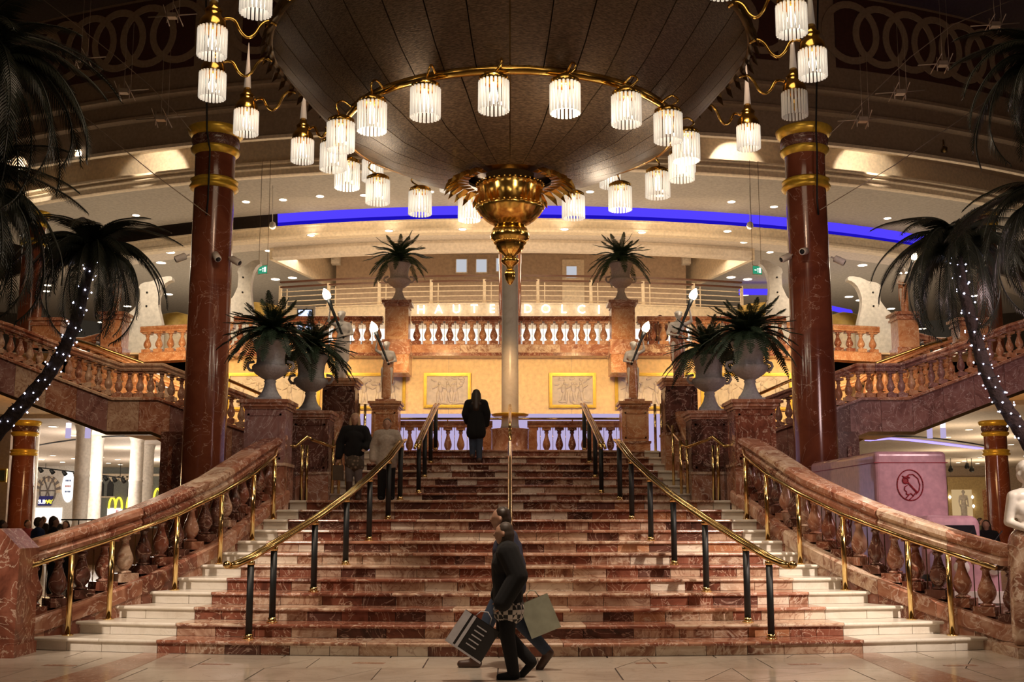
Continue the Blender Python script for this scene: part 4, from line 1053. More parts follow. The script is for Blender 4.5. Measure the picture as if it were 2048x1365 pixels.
# ================================================================ CHANDELIER
CZ = 17.0; CC = Vector((0, CZ, CH))
def HC(py, r=0, near=0): return W(1020, py, CZ-r*near).z
zrim, zring, zbot = 8.95, HC(150, 2.63, 1)+.02, HC(372)+.12
ch = thing('chandelier', 'huge brown metal-mesh bowl chandelier with rings of crystal lamps and a gold finial', 'chandelier', (0, CZ, HC(570)))
# silhouette-driven bowl profile
prof = [(.74, zbot), (1.3, zbot+.10), (1.85, zbot+.27), (2.3, zbot+.52), (2.60, zring)]
prof2 = [(2.66, zring+.10), (3.0, zring+.38), (3.35, zring+.76), (3.62, zring+1.08), (3.78, zrim)]
def panels(prof, n, name, gap=.006, thick=.03):
    for k in range(n):
        a0 = 2*PI*k/n+gap; a1 = 2*PI*(k+1)/n-gap
        mb = MB(); q = [(r, z) for r, z in prof]+[(r-thick, z+thick) for r, z in prof[::-1]]
        vs = []; m = len(q); S = 3; m0 = len(prof)
        for j in range(S+1):
            a = a0+(a1-a0)*j/S
            for r, z in q: vs.append((r*math.sin(a), CZ-r*math.cos(a), z))
        fs = [(j*m+i, j*m+(i+1)%m, (j+1)*m+(i+1)%m, (j+1)*m+i) for j in range(S) for i in range(m)]
        fs += [tuple(range(m-1, -1, -1)), tuple(range(S*m, (S+1)*m))]
        mb.add([vs[j*m+i] for j in range(S+1) for i in range(m0)], [(j*m0+i, j*m0+i+1, (j+1)*m0+i+1, (j+1)*m0+i) for j in range(S) for i in range(m0-1)], True)
        mb.add(vs, [f for f in fs[:-2] if not all(z % m < m0 for z in f)]+fs[-2:], False)
        mb.obj(name, M['bowl'], ch)
panels(prof, 24, 'inner_bowl_panel', .004); panels(prof2, 36, 'outer_bowl_panel', .003)
# dark liner behind the seams
MB().lathe([(r-.05, z+.05) for r, z in prof+prof2], 48, (0, CZ, 0), cap=False).obj('bowl_liner', M['bronze'], ch)
MB().lathe([(2.60, zring-.0), (2.66, zring+.0), (2.67, zring+.11), (2.64, zring+.12)], 64, (0, CZ, 0), cap=False).obj('gold_band', M['gold'], ch)
# rim with dark leaf fringe
MB().lathe([(3.76, zrim-.02), (3.86, zrim), (3.88, zrim+.1), (3.78, zrim+.14)], 64, (0, CZ, 0), cap=False).obj('rim', M['bronze'], ch)
lf = MB().add([(-.09,0,.03),(.09,0,.03),(.07,-.03,-.10),(0,-.10,-.2),(-.07,-.03,-.10),(0,-.07,-.06)], [(0,5,4),(4,5,3),(3,5,2),(2,5,1),(1,5,0)]).mesh('rim_leaf', M['bronze'])
for k in range(72):
    a = 2*PI*k/72; put('rim_leaf', lf, Matrix.Translation((3.86*math.sin(a), CZ-3.86*math.cos(a), zrim-.0)) @ Matrix.Rotation(a, 4, 'Z'), ch)
# finial
def R_(px): return px/F*CZ*1.02
fp = [(66,350),(67,356),(66,362),(64,370),(64,392),(68,396),(68,401),(65,405),(60,414),(51,425),(41,435),(33,441),(30,446)]
MB().lathe([(R_(r), HC(py, R_(r), 1)) for r, py in fp][::-1], 48, (0, CZ, 0), flute=.07, fn=24, cap=False).obj('fluted_cup', M['gold'], ch)
fp = [(30,444),(37,452),(40,462),(38,470),(31,477),(30,481)]
MB().lathe([(R_(r), HC(py, R_(r), 1)) for r, py in fp][::-1], 36, (0, CZ, 0), cap=False).obj('gold_bulb', M['gold'], ch)
fp = [(30,480),(29,488),(22,500),(13,508),(11,514)]
MB().lathe([(R_(r), HC(py, R_(r), 1)) for r, py in fp][::-1], 36, (0, CZ, 0), flute=.1, fn=12, cap=False).obj('gold_cone', M['gold'], ch)
fp = [(11,512),(18,515),(18,520),(14,525),(8,531),(6,538)]
MB().lathe([(R_(r), HC(py, R_(r), 1)) for r, py in fp][::-1], 30, (0, CZ, 0), cap=False).obj('gold_knop', M['gold'], ch)
fp = [(6,537),(11,541),(12,547),(10,557),(5,566),(.5,571)]
MB().lathe([(R_(r), HC(py, R_(r), 1)) for r, py in fp][::-1], 30, (0, CZ, 0), flute=.12, fn=8, cap=False).obj('finial_tip', M['gold'], ch)
MB().lathe([(.4, HC(352)), (.95, HC(340)), (.98, HC(334)), (.70, HC(330))], 40, (0, CZ, 0), cap=False, flute=.05, fn=30).obj('collar_plate', M['bronze'], ch)
for py, rr in ((395, 69), (350, 68), (478, 31)):
    vs = MB()
    for k in range(40):
        a = 2*PI*k/40; vs.lathe([(.002,-.02),(.02,0),(.002,.02)], 6, (R_(rr)*math.sin(a), CZ-R_(rr)*math.cos(a), HC(py, R_(rr), 1)), cap=False)
    tag(vs.obj('bead_ring', M['gold'], ch), kind='stuff')
gl = MB().add([(-.05,0,.0),(.05,0,0),(.08,-.16,.02),(.05,-.34,-.06),(0,-.42,-.13),(-.05,-.34,-.06),(-.08,-.16,.02),(0,-.2,.06),(0,-.36,.0)], [(0,1,7),(1,2,7),(2,3,8,7),(3,4,8),(4,5,8),(5,6,7,8),(6,0,7)], False).mesh('gold_leaf', M['gold'])
for k in range(30):
    a = 2*PI*k/30
    if abs(math.sin(a)) < .5 and math.cos(a) > 0: continue
    put('gold_leaf', gl, Matrix.Translation((.66*math.sin(a), CZ-.66*math.cos(a), HC(366))) @ Matrix.Rotation(a, 4, 'Z') @ Matrix.Rotation(.12, 4, 'X'), ch)
# lamps: shared meshes
LR, LH = .195, .41
def rods(m, n=22):
    mb = MB()
    for k in range(n):
        a = 2*PI*k/n; x, y = LR*math.cos(a), LR*math.sin(a)
        mb.tube([(x, y, 0), (x, y, LH)], .020, 6)
    return mb.mesh('glass_rods', m)
ROD_ON, ROD_OFF = rods(M['rod']), rods(M['rodoff'])
CORE = MB().lathe([(.001, .10), (.05, .14), (.06, .22), (.035, .34), (.02, .4)], 10, cap=False).lathe([(.001,.08),(.03,.1),(.03,.12)], 8, (.09,0,0), cap=False).mesh('bulb', M['lampon'])
COREOFF = MB().lathe([(.001, .10), (.05, .14), (.06, .22), (.035, .34), (.02, .4)], 10, cap=False).mesh('bulb', M['gold'])
CAP1 = MB().lathe([(LR*.98, LH-.01), (LR*1.02, LH), (LR*1.02, LH+.06), (LR*.7, LH+.10), (.03, LH+.11)], 22, cap=False).mesh('cap', M['gold'])
for_cap = MB().lathe([(LR*1.0, LH-.02), (LR*1.02, LH+.02), (LR*.98, LH+.10), (LR*.8, LH+.16), (LR*.62, LH+.2), (LR*.6, LH+.26), (LR*.66, LH+.28), (LR*.36, LH+.34), (LR*.3, LH+.42), (.02, LH+.43)], 22, cap=False).mesh('cap', M['gold'])
CONE = MB().tube([(0,0,LH+.42), (0,0,LH+1.25)], [.065, .006], 8).mesh('crystal_spike', M['rodoff'])
def lamp(par, P, on=True, outer=False):
    T = Matrix.Translation(P)
    o = put('lamp_shade', ROD_ON if on else ROD_OFF, T, par)
    put('bulb', CORE if on else COREOFF, T, o)
    put('cap', for_cap if outer else CAP1, T, o)
    if outer: put('crystal_spike', CONE, T, o)
zl = 1.6+5.53+.02-.09
for k in range(18):
    a = math.radians(-4.5+20*k); r = 2.80
    P = Vector((r*math.sin(a), CZ-r*math.cos(a), zl))
    lamp(ch, P)
    b = Vector((2.66*math.sin(a+.03), CZ-2.66*math.cos(a+.03), zring+.06)); t = P+Vector((0,0,LH+.1))
    q = Vector((2.92*math.sin(a+.04), CZ-2.92*math.cos(a+.04), zring+.02))
    MB().tube(curve_pts([b, b.lerp(q, .6)+Vector((0,0,.1)), q+Vector((0,0,.02)), t.lerp(q, .3), t], 3), .016, 6).obj('arm', M['gold'], ch)
zo = 1.6+6.57+.02
for k in range(18):
    a = math.radians(14.9+20*k); r = 4.72; dk = int(round(math.degrees(a)))
    P = Vector((r*math.sin(a), CZ-r*math.cos(a), zo))
    lamp(ch, P, on=(k not in (4,)), outer=True)
    e = lambda rr, z: Vector((rr*math.sin(a), CZ-rr*math.cos(a), z))
    zr0 = zo+LH+.12
    MB().tube(curve_pts([e(3.80, zr0+.12), e(3.92, zr0+.16), e(4.03, zr0+.08), e(4.12, zr0-.08), e(4.22, zr0-.15), e(4.32, zr0-.08), e(4.40, zr0+.06), e(4.48, zr0+.09), e(4.56, zr0+.07)]), .024, 8).obj('arm', M['gold'], ch)
# suspension stem above the bowl
MB().cyl((0, CZ, zbot+.3), (0, CZ, 23.9), .12, seg=12).obj('stem', M['bronze'], ch)
# ================================================================ URNS AND PLANTS
def urn(x, y, z, h, label, m, big=True):
    th = thing('urn', label, 'urn', (x, y, z), 'stone urns with cycads'); k = h; WM_ = None
    MB().box(x-.2*k, x+.2*k, y-.2*k, y+.2*k, z, z+.05*k).obj('plinth', m, th)
    MB().lathe([(.19*k,.05*k),(.19*k,.08*k),(.15*k,.12*k),(.11*k,.20*k),(.085*k,.30*k),(.10*k,.33*k),(.085*k,.35*k),(.11*k,.37*k)], 32, (x,y,z), flute=.08, fn=16, cap=False).obj('foot', m, th)
    MB().lathe([(.09*k,.36*k),(.15*k,.39*k),(.25*k,.46*k),(.295*k,.53*k),(.30*k,.57*k),(.28*k,.60*k)], 36, (x,y,z), flute=.06, fn=18, cap=False).obj('bowl', m, th)
    MB().lathe([(.29*k,.585*k),(.235*k,.62*k),(.225*k,.70*k),(.235*k,.80*k),(.26*k,.90*k),(.285*k,.95*k),(.295*k,.98*k),(.28*k,1.0*k),(.26*k,.98*k),(.22*k,.93*k)], 36, (x,y,z), cap=False).obj('rim', m, th)
    MB().lathe([(.25*k,.93*k),(.001,.93*k)], 20, (x,y,z), cap=False).obj('soil', M['trunk'], th)
    for s in (-1, 1):
        c = Vector((x+s*.33*k, y, z+.58*k))
        MB().tube([c+Vector((-s*.06*k,0,.08*k)), c+Vector((s*.03*k,0,.06*k)), c+Vector((s*.05*k,0,0)), c+Vector((s*.01*k,0,-.06*k)), c+Vector((-s*.05*k,0,-.07*k))], .025*k, 7).obj('handle', m, th)
    return th
def frond_mesh(name, m, L, droop, n, lw, ll, ang_=1.0, wid=.5, hang=0.0, sparse=False):
    """frond along +X; droop curve; leaflets both sides"""
    mb = MB(); pts = []
    for k in range(n+1):
        t = k/n; a = -droop*t*t*1.0
        pts.append(Vector((L*t*math.cos(a*.8), 0, L*(t*math.sin(a)+.10*math.sin(PI*min(1,t*1.3))))))
    mb.tube(pts, [.018*L*(1-.75*k/n)*.6+.004 for k in range(n+1)], 4)
    rnd = random.Random(n+int(L*100))
    for k in range(1, n+1):
        t = k/n; p = pts[k]; d = (pts[k]-pts[k-1]).normalized(); pr = math.sin(PI*min(1, .12+t*.86))**.6
        for j in (0, .5):
            if k == n and j: continue
            if j and sparse: continue
            pp = p-(pts[k]-pts[k-1])*j
            for s in (-1, 1):
                ln = ll*pr*rnd.uniform(.85, 1.12); dv = (d*ang_+Vector((0, s*wid*1.6, -hang-rnd.uniform(0,.12)))).normalized()
                q1 = pp+dv*ln*.5+Vector((0,0,.02*ln)); q2 = pp+dv*ln+Vector((0,0,-hang*ln*.35)); w_ = d*lw
                mb.add([pp-w_*.4, pp+w_*.4, q1+w_*.5, q1-w_*.5, q2], [(0,1,2,3),(3,2,4)])
    return mb.mesh(name, m)
CF = {}
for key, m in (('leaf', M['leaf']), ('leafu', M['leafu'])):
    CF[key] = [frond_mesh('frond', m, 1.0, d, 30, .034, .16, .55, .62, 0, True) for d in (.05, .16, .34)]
def cycad(x, y, z, R, label, key='leaf', n=38, seed=1):
    th = thing('cycad_plant', label, 'plant', (x, y, z), 'cycads in the stone urns'); rnd = random.Random(seed)
    MB().lathe([(.06,-.05),(.10,.02),(.09,.14),(.05,.2),(.01,.22)], 12, (x,y,z), cap=False).obj('stem', M['trunk'], th)
    for k in range(n):
        az = k*2.39996+rnd.uniform(-.15,.15); f = k/n
        el = math.radians(68-88*f**.62)+rnd.uniform(-.08,.08)
        me = CF[key][min(2, int(f*3+rnd.random()*.6))]; sc = R*rnd.uniform(.85,1.06)*(1-.18*(1-f))
        mw = Matrix.Translation((x,y,z+.14)) @ Matrix.Rotation(az, 4, 'Z') @ Matrix.Rotation(-el, 4, 'Y') @ Matrix.Scale(sc, 4)
        put('frond', me, mw, th)
ufz = P12+.45; hz_ = W(540, 683, ufz).z-zf
for s, side in ((1, 'left'), (-1, 'right')):
    urn(s*xf, ufz, zf, hz_, 'large grey stone urn on the tall front pedestal, %s' % side, M['urn'])
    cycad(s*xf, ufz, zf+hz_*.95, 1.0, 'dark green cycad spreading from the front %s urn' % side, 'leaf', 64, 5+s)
    y2 = P13+.45; h2 = W(612, 712, y2).z-zr
    urn(s*xr*1.02, y2, zr, h2, 'grey stone urn on the second pedestal, partly behind the front %s one' % side, M['urn'])
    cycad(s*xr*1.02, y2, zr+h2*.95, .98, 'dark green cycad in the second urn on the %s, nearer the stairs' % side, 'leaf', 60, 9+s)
    y3 = 31.0; p = W(797, 598, y3-.1); h3 = W(797, 528, y3).z-p.z
    urn(s*p.x, y3, W(1020, 600, y3-.4).z, h3+.1, 'pale marble urn on the %s pillar of the upper balustrade' % side, M['urnw'])
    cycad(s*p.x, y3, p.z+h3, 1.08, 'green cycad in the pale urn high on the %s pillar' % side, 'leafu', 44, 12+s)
# ================================================================ PALMS
PF = [frond_mesh('frond', M['palm'], 1.0, d, 34, .017, .21, .48, .55, h) for d, h in ((.7, .35), (1.1, .6), (1.5, .85))]
def palm(trunk, r0, r1, crown_r, label, n=30, seed=1, lights=0, elmax=62):
    base = trunk[-1]; th = thing('palm_tree', label, 'palm', base); rnd = random.Random(seed)
    pts = []
    for a, b in zip(trunk, trunk[1:]):
        for k in range(5): pts.append(a.lerp(b, k/5))
    pts.append(trunk[-1]); N_ = len(pts)
    MB().tube(pts, [(r0+(r1-r0)*k/(N_-1))*(1.06 if k % 2 else .95) for k in range(N_)], 14).obj('trunk', M['trunk'], th)
    sp = MB()   # stubs of old leaf bases
    for k in range(150):
        t = rnd.random()*(N_-1.01); i = int(t); p = pts[i].lerp(pts[i+1], t-i); az = rnd.random()*2*PI
        r = r0+(r1-r0)*t/(N_-1); d = Vector((math.cos(az), math.sin(az), .9)).normalized()
        q = p+Vector((math.cos(az), math.sin(az), 0))*r*.85
        sp.cyl(q, q+d*r*.55, r*.16, r*.03, 5, False)
    tag(sp.obj('leaf_stubs', M['trunk'], th), kind='stuff')
    top = trunk[0]
    for k in range(n):
        az = k*2.39996+rnd.uniform(-.35,.35); f = k/n
        el = math.radians((elmax-(elmax+8)*f**.8))+rnd.uniform(-.22,.22)
        mw = Matrix.Translation(top) @ Matrix.Rotation(az, 4, 'Z') @ Matrix.Rotation(-el, 4, 'Y') @ Matrix.Scale(crown_r*rnd.uniform(.85,1.08), 4)
        put('frond', PF[min(2, int(f*2.2+rnd.random()))], mw, th)
    if lights:
        ls = thing('string_lights', 'white fairy lights wound round the trunk of the %s' % label.split(',')[0], 'lights', base)
        bm_ = MB().lathe([(.001,-.014),(.014,0),(.001,.014)], 8, cap=False).mesh('bulb', M['fairy'])
        cw = []
        for k in range(lights):
            t = (k+.5)/lights*(N_-1.001); i = int(t); p = pts[i].lerp(pts[i+1], t-i)
            az = k*1.05; r = (r0+(r1-r0)*t/(N_-1))*1.12+rnd.uniform(0,.05)
            q = p+Vector((math.cos(az)*r, math.sin(az)*r, rnd.uniform(-.04,.04))); cw.append(q)
            put('bulb', bm_, Matrix.Translation(q) @ Matrix.Scale(rnd.uniform(.8,1.5), 4), ls)
        MB().tube(cw, .004, 3).obj('wire', M['black'], ls)
def tp(pts, y): return [W(a, b, y+k*0) for k, (a, b) in enumerate(pts)]
palm(tp([(186,512),(168,580),(150,650),(128,700),(95,752),(50,805),(0,858),(-60,930),(-90,1100)], 19), .085, .15, 1.42, 'lit leaning palm, in front of the left side flight', 42, 3, 90)
palm(tp([(1912,505),(1926,580),(1950,670),(1970,740),(2000,800),(2040,858),(2090,940),(2110,1100)], 19), .085, .15, 1.45, 'lit curving palm, in front of the right side flight', 46, 4, 100)
palm(tp([(-45,140),(-80,500),(-100,900),(-110,1250)], 14), .12, .16, 1.75, 'tall dark palm at the upper left edge of the view', 46, 6, 0, 60)
palm(tp([(-70,400),(-150,700),(-170,1150)], 15.5), .12, .16, 1.7, 'second dark palm at the left edge, below the tall one', 40, 7, 0, 50)
palm(tp([(2110,140),(2150,500),(2170,900),(2180,1250)], 14), .12, .16, 1.35, 'tall dark palm at the upper right edge of the view', 32, 8, 0, 60)
palm(tp([(2120,420),(2190,700),(2200,1150)], 15.5), .12, .16, 1.5, 'second dark palm at the right edge, below the tall one', 40, 9, 0, 50)
# ================================================================ FIGURES
def remesh(prims, name, m, voxel, smooth_it=4, mats=None):
    bm = bmesh.new()
    def sph(c, r, sx=1, sy=1, sz=1, rot=None):
        mt = Matrix.Translation(Vector(c)) @ (rot.to_matrix().to_4x4() if rot else Matrix()) @ Matrix.Diagonal((r*sx, r*sy, r*sz, 1))
        bmesh.ops.create_icosphere(bm, subdivisions=2, radius=1, matrix=mt)
    for p in prims:
        if p[0] == 'e': sph(p[1], 1, *p[2])
        else:
            a, b, ra, rb = Vector(p[1]), Vector(p[2]), p[3], p[4]
            L = (b-a).length; sph(a, ra); sph(b, rb)
            if L > 1e-4:
                mt = Matrix.Translation((a+b)/2) @ (b-a).to_track_quat('Z', 'Y').to_matrix().to_4x4()
                bmesh.ops.create_cone(bm, cap_ends=True, segments=12, radius1=ra*.985, radius2=rb*.985, depth=L, matrix=mt)
    me = bpy.data.meshes.new('tmp'); bm.to_mesh(me); bm.free()
    ob = bpy.data.objects.new('tmp', me); COL.objects.link(ob)
    r = ob.modifiers.new('r', 'REMESH'); r.mode = 'VOXEL'; r.voxel_size = voxel
    s = ob.modifiers.new('s', 'SMOOTH'); s.iterations = smooth_it; s.factor = .5
    dg = bpy.context.evaluated_depsgraph_get(); out = bpy.data.meshes.new_from_object(ob.evaluated_get(dg))
    bpy.data.objects.remove(ob); out.name = name; out.materials.clear(); out.materials.append(m)
    out.polygons.foreach_set('use_smooth', [True]*len(out.polygons)); return out
BASE = dict(pel=(0,0,.53), wai=(0,0,.62), che=(0,0,.73), nec=(0,.005,.825), hea=(0,-.008,.925),
            shl=(.105,0,.80), shr=(-.105,0,.80), ell=(.135,.01,.635), elr=(-.135,.01,.635), hal=(.13,-.05,.49), har=(-.13,-.05,.49),
            hil=(.05,0,.515), hir=(-.05,0,.515), knl=(.055,-.01,.285), knr=(-.055,-.01,.285), anl=(.058,.01,.045), anr=(-.058,.01,.045), fdl=(0,-1,0), fdr=(0,-1,0))
def fig_prims(J, hands=True, face=(0,-1,0), fem=True):
    V = {k: Vector(v) for k, v in J.items()}; f = Vector(face).normalized(); sd = Vector((f.y, -f.x, 0)).normalized()
    P = []
    h = V['hea']
    P += [('e', h+Vector((0,0,.012)), (.048,.056,.058)) if abs(f.y) > .7 else ('e', h+Vector((0,0,.012)), (.056,.048,.058)),
          ('c', h-Vector((0,0,.02))+f*.012, h-Vector((0,0,.045))+f*.022, .040, .026),
          ('c', h+f*.050+Vector((0,0,.012)), h+f*.062-Vector((0,0,.008)), .007, .011),
          ('c', h+f*.046-Vector((0,0,.03))+sd*.01, h+f*.046-Vector((0,0,.03))-sd*.01, .010, .010)]
    for s in (-1, 1):
        P.append(('e', h+sd*s*.050+Vector((0,0,-.004)), (.010,.014,.018)))
        P.append(('e', h+f*.044+sd*s*.020+Vector((0,0,.010)), (.010,.010,.007)))
    P += [('c', V['nec']-Vector((0,0,.02)), h-Vector((0,0,.03)), .031, .029)]
    sh, ww = (.062, .060) if fem else (.068, .070)
    P += [('c', V['shl']*.8+V['shr']*.2, V['shr']*.8+V['shl']*.2, .042, .042), ('c', V['che']+sd*.035, V['che']-sd*.035, sh, sh), ('c', V['che']-Vector((0,0,.04)), V['wai'], sh, ww*.95),
          ('c', V['wai']+sd*.018, V['wai']-sd*.018, ww, ww), ('c', V['wai'], V['pel'], ww, .07), ('c', V['hil']*.8+V['hir']*.2, V['hir']*.8+V['hil']*.2, .066, .066),
          ('c', V['shl'], V['nec'], .034, .033), ('c', V['shr'], V['nec'], .034, .033)]
    for s in 'lr':
        S, E, H = V['sh'+s], V['el'+s], V['ha'+s]
        P += [('c', S, E, .034, .026), ('c', E, H, .026, .016)]
        if hands:
            d = (H-E).normalized(); x = d.cross(f); x = x.normalized() if x.length > .1 else sd
            y = d.cross(x).normalized()
            P.append(('c', H, H+d*.035, .017, .019))
            for j, (o, l) in enumerate(((-.018,.034),(-.006,.042),(.006,.039),(.017,.030))):
                b = H+d*.04+x*o; P += [('c', b, b+d*l*.55, .0062, .0058), ('c', b+d*l*.55, b+d*l*.85-y*l*.4, .0056, .005)]
            P.append(('c', H+d*.012-x*.018, H+d*.035-x*.034-y*.008, .0075, .006))
        K, A, Hh = V['kn'+s], V['an'+s], V['hi'+s]; fd = Vector(J['fd'+s]).normalized()
        P += [('c', Hh, K, .058, .038), ('c', K, K.lerp(A, .35), .037, .036), ('c', K.lerp(A, .35), A, .036, .021), ('c', A-fd*.015-Vector((0,0,.018)), A+fd*.085-Vector((0,0,.028)), .022, .016)]
    return P
def person(label, loc, h, rz, J, parts, skin, voxel=.012, face=(0,-1,0), fem=True, hands=True, group=None, name='person', cat='person'):
    """parts: list of (name, prims builder(J), material, voxel)"""
    JJ = dict(BASE); JJ.update(J)
    mw = Matrix.Translation(Vector(loc)) @ Matrix.Rotation(rz, 4, 'Z') @ Matrix.Scale(h, 4)
    th = thing(name, label, cat, loc, group, rz)
    put('body', remesh(fig_prims(JJ, hands, face, fem), 'body', skin, voxel/h), mw, th)
    V = {k: Vector(v) for k, v in JJ.items()}
    for nm, fn, m in parts:
        pr = fn(V)
        if nm in ('shoes', 'boots'):
            for half in (pr[:len(pr)//2], pr[len(pr)//2:]): put(nm[:-1], remesh(half, nm[:-1], m, voxel/h, 3), mw, th)
        else: put(nm, remesh(pr, nm, m, voxel/h, 3), mw, th)
    return th, mw, V
def jacket(hem=.46, g=.012, slv=.9, flare=.0, collar=True):
    def f(V):
        sd = (V['shl']-V['shr']); sd.z = 0; sd.normalize()
        P = [('c', V['shl']*.82+V['shr']*.18, V['shr']*.82+V['shl']*.18, .045+g, .045+g), ('c', V['che']+sd*.036, V['che']-sd*.036, .066+g, .066+g),
             ('c', V['che'], V['wai'], .074+g, .072+g), ('c', V['wai']+sd*.022, V['wai']-sd*.022, .065+g, .065+g),
             ('c', V['shl'], V['nec']-Vector((0,0,.02)), .036+g, .034+g), ('c', V['shr'], V['nec']-Vector((0,0,.02)), .036+g, .034+g)]
        b = V['pel'].copy(); b.z = hem
        P += [('c', V['wai']+sd*.02, b+sd*(.03+flare), .066+g, .064+g+flare), ('c', V['wai']-sd*.02, b-sd*(.03+flare), .066+g, .064+g+flare)]
        if collar: P.append(('c', V['nec']-Vector((0,0,.012)), V['nec']+Vector((0,0,.012)), .034+g*.6, .034+g*.6))
        for s in 'lr':
            S, E, H = V['sh'+s], V['el'+s], V['ha'+s]
            P += [('c', S, E, .038+g, .031+g), ('c', E, E.lerp(H, slv), .031+g, .023+g)]
        return P
    return f
def trousers(g=.008, end=.93, flare=0):
    def f(V):
        P = [('c', V['hil']*.8+V['hir']*.2, V['hir']*.8+V['hil']*.2, .068+g, .068+g), ('c', V['pel'], V['wai'], .07+g, .062+g)]
        for s in 'lr':
            P += [('c', V['hi'+s], V['kn'+s], .060+g, .041+g), ('c', V['kn'+s], V['kn'+s].lerp(V['an'+s], end), .040+g, .028+g+flare)]
        return P
    return f
def shoes(g=.008, up=.0):
    def f(V):
        P = []
        for s in 'lr':
            A = V['an'+s]; fd = Vector(V['fd'+s]).normalized()
            P += [('c', A-fd*.018-Vector((0,0,.018)), A+fd*.088-Vector((0,0,.024)), .024+g*.6, .019+g*.6), ('c', A, A+(V['kn'+s]-A)*(.1+up), .024+g, .027+g)]
        return P
    return f
def hair(kind='short', f=(0,-1,0)):
    f = Vector(f)
    def fn(V):
        h = V['hea']; P = [('e', h+Vector((0,0,.028))-f*.014, (.054,.054,.052)), ('e', h-f*.026-Vector((0,0,.005)), (.049,.049,.054))]
        if kind == 'bob': P += [('c', h-f*.020, h-f*.024-Vector((0,0,.062)), .054, .046)]
        if kind == 'long':
            for o in (-1, 1):
                P += [('c', h+Vector((o*.030,0,.0))-f*.02, V['nec']+Vector((o*.045,0,-.05))-f*.03, .036, .034)]
            P += [('c', h-f*.03, V['nec']-f*.055-Vector((0,0,.10)), .045, .05)]
        if kind == 'front':
            for o in (-1, 1): P += [('c', h+Vector((o*.042,0,.005)), V['nec']+Vector((o*.055,-.02,-.03)), .022, .022)]
        return P
    return fn
SK = mat('skin', (.42,.23,.15), .6); HD = mat('dark_hair', (.035,.018,.010), .45); HB_ = mat('blond_hair', (.42,.28,.16), .5); HG = mat('grey_brown_hair', (.06,.04,.028), .6)
BK = mat('black_cloth', (.0045,.004,.0045), .95); NV = mat('navy_cloth', (.028,.032,.065), .8); JN = mat('blue_jeans', (.035,.05,.085), .85); BG = mat('beige_cloth', (.40,.34,.28), .8, bump=(30,.5,.01))
BR = mat('brown_leather', (.06,.028,.018), .5); BL = mat('blue_cloth', (.03,.06,.18), .8); WT = mat('white_cloth', (.6,.55,.5), .8); GY = mat('grey_leggings', (.14,.115,.11), .85)
def pattern(name, c1, c2, scale, kind='check'):
    m = mat(name, c1, .8); nt = m.node_tree; t = nt.nodes.new('ShaderNodeTexChecker' if kind == 'check' else 'ShaderNodeTexVoronoi')
    tc = nt.nodes.new('ShaderNodeTexCoord'); t.inputs['Scale'].default_value = scale; nt.links.new(tc.outputs['Object'], t.inputs['Vector'])
    if kind == 'check':
        t.inputs[1].default_value = (*c1, 1); t.inputs[2].default_value = (*c2, 1); out = t.outputs[0]
    else:
        cr = nt.nodes.new('ShaderNodeValToRGB'); cr.color_ramp.elements[0].color = (*c2, 1); cr.color_ramp.elements[1].color = (*c1, 1); cr.color_ramp.elements[0].position = .2; cr.color_ramp.elements[1].position = .4
        nt.links.new(t.outputs['Distance'], cr.inputs[0]); out = cr.outputs[0]
    nt.links.new(out, nt.nodes['Principled BSDF'].inputs['Base Color']); return m
CK = pattern('checked_cloth', (.02,.02,.02), (.55,.5,.46), 34); PT = pattern('patterned_cloth', (.07,.05,.035), (.26,.19,.13), 22, 'v')
# --- walkers: facing left (-X)
zf_ = 0.0
L_ = (-1,0,0)
wy = W(1020, 1352, 11.0)
def walk_y(py_feet):   # depth of a ground point
    return WH(1020, py_feet, 0).y
Yw, Ym = walk_y(1358), walk_y(1338)
side_arms = dict(shl=(0,.105,.80), shr=(0,-.105,.80), hil=(0,.05,.515), hir=(0,-.05,.515))
J = dict(side_arms, hea=(-.03,0,.922), nec=(-.008,0,.825), wai=(.0,0,.62), che=(-.003,0,.73),
         elr=(.065,-.15,.655), har=(-.035,-.16,.49), ell=(.0,.135,.65), hal=(-.06,.13,.52),
         knr=(-.005,-.055,.285), anr=(.035,-.055,.045), knl=(-.03,.05,.29), anl=(.15,.055,.10), fdr=(-1,0,-.05), fdl=(-.75,0,-.75))
xw = WH(1012, 1358, 0).x
wh = 1.58
person('woman in black with a checked shirt hem, walking left and carrying a shopping bag', (xw+.02, Yw, 0), wh, 0, J,
       [('jacket', jacket(.50,.036,1.0), BK), ('shirt_hem', lambda V: [('c', Vector((.005,.03,.48)), Vector((.005,.03,.435)), .092, .106), ('c', Vector((.005,-.03,.48)), Vector((.005,-.03,.435)), .092, .106)], CK),
        ('leggings', trousers(.012,1.0), BK), ('shoes', shoes(.008), BK), ('hair', hair('bob', L_), HG)], SK, .011, L_)
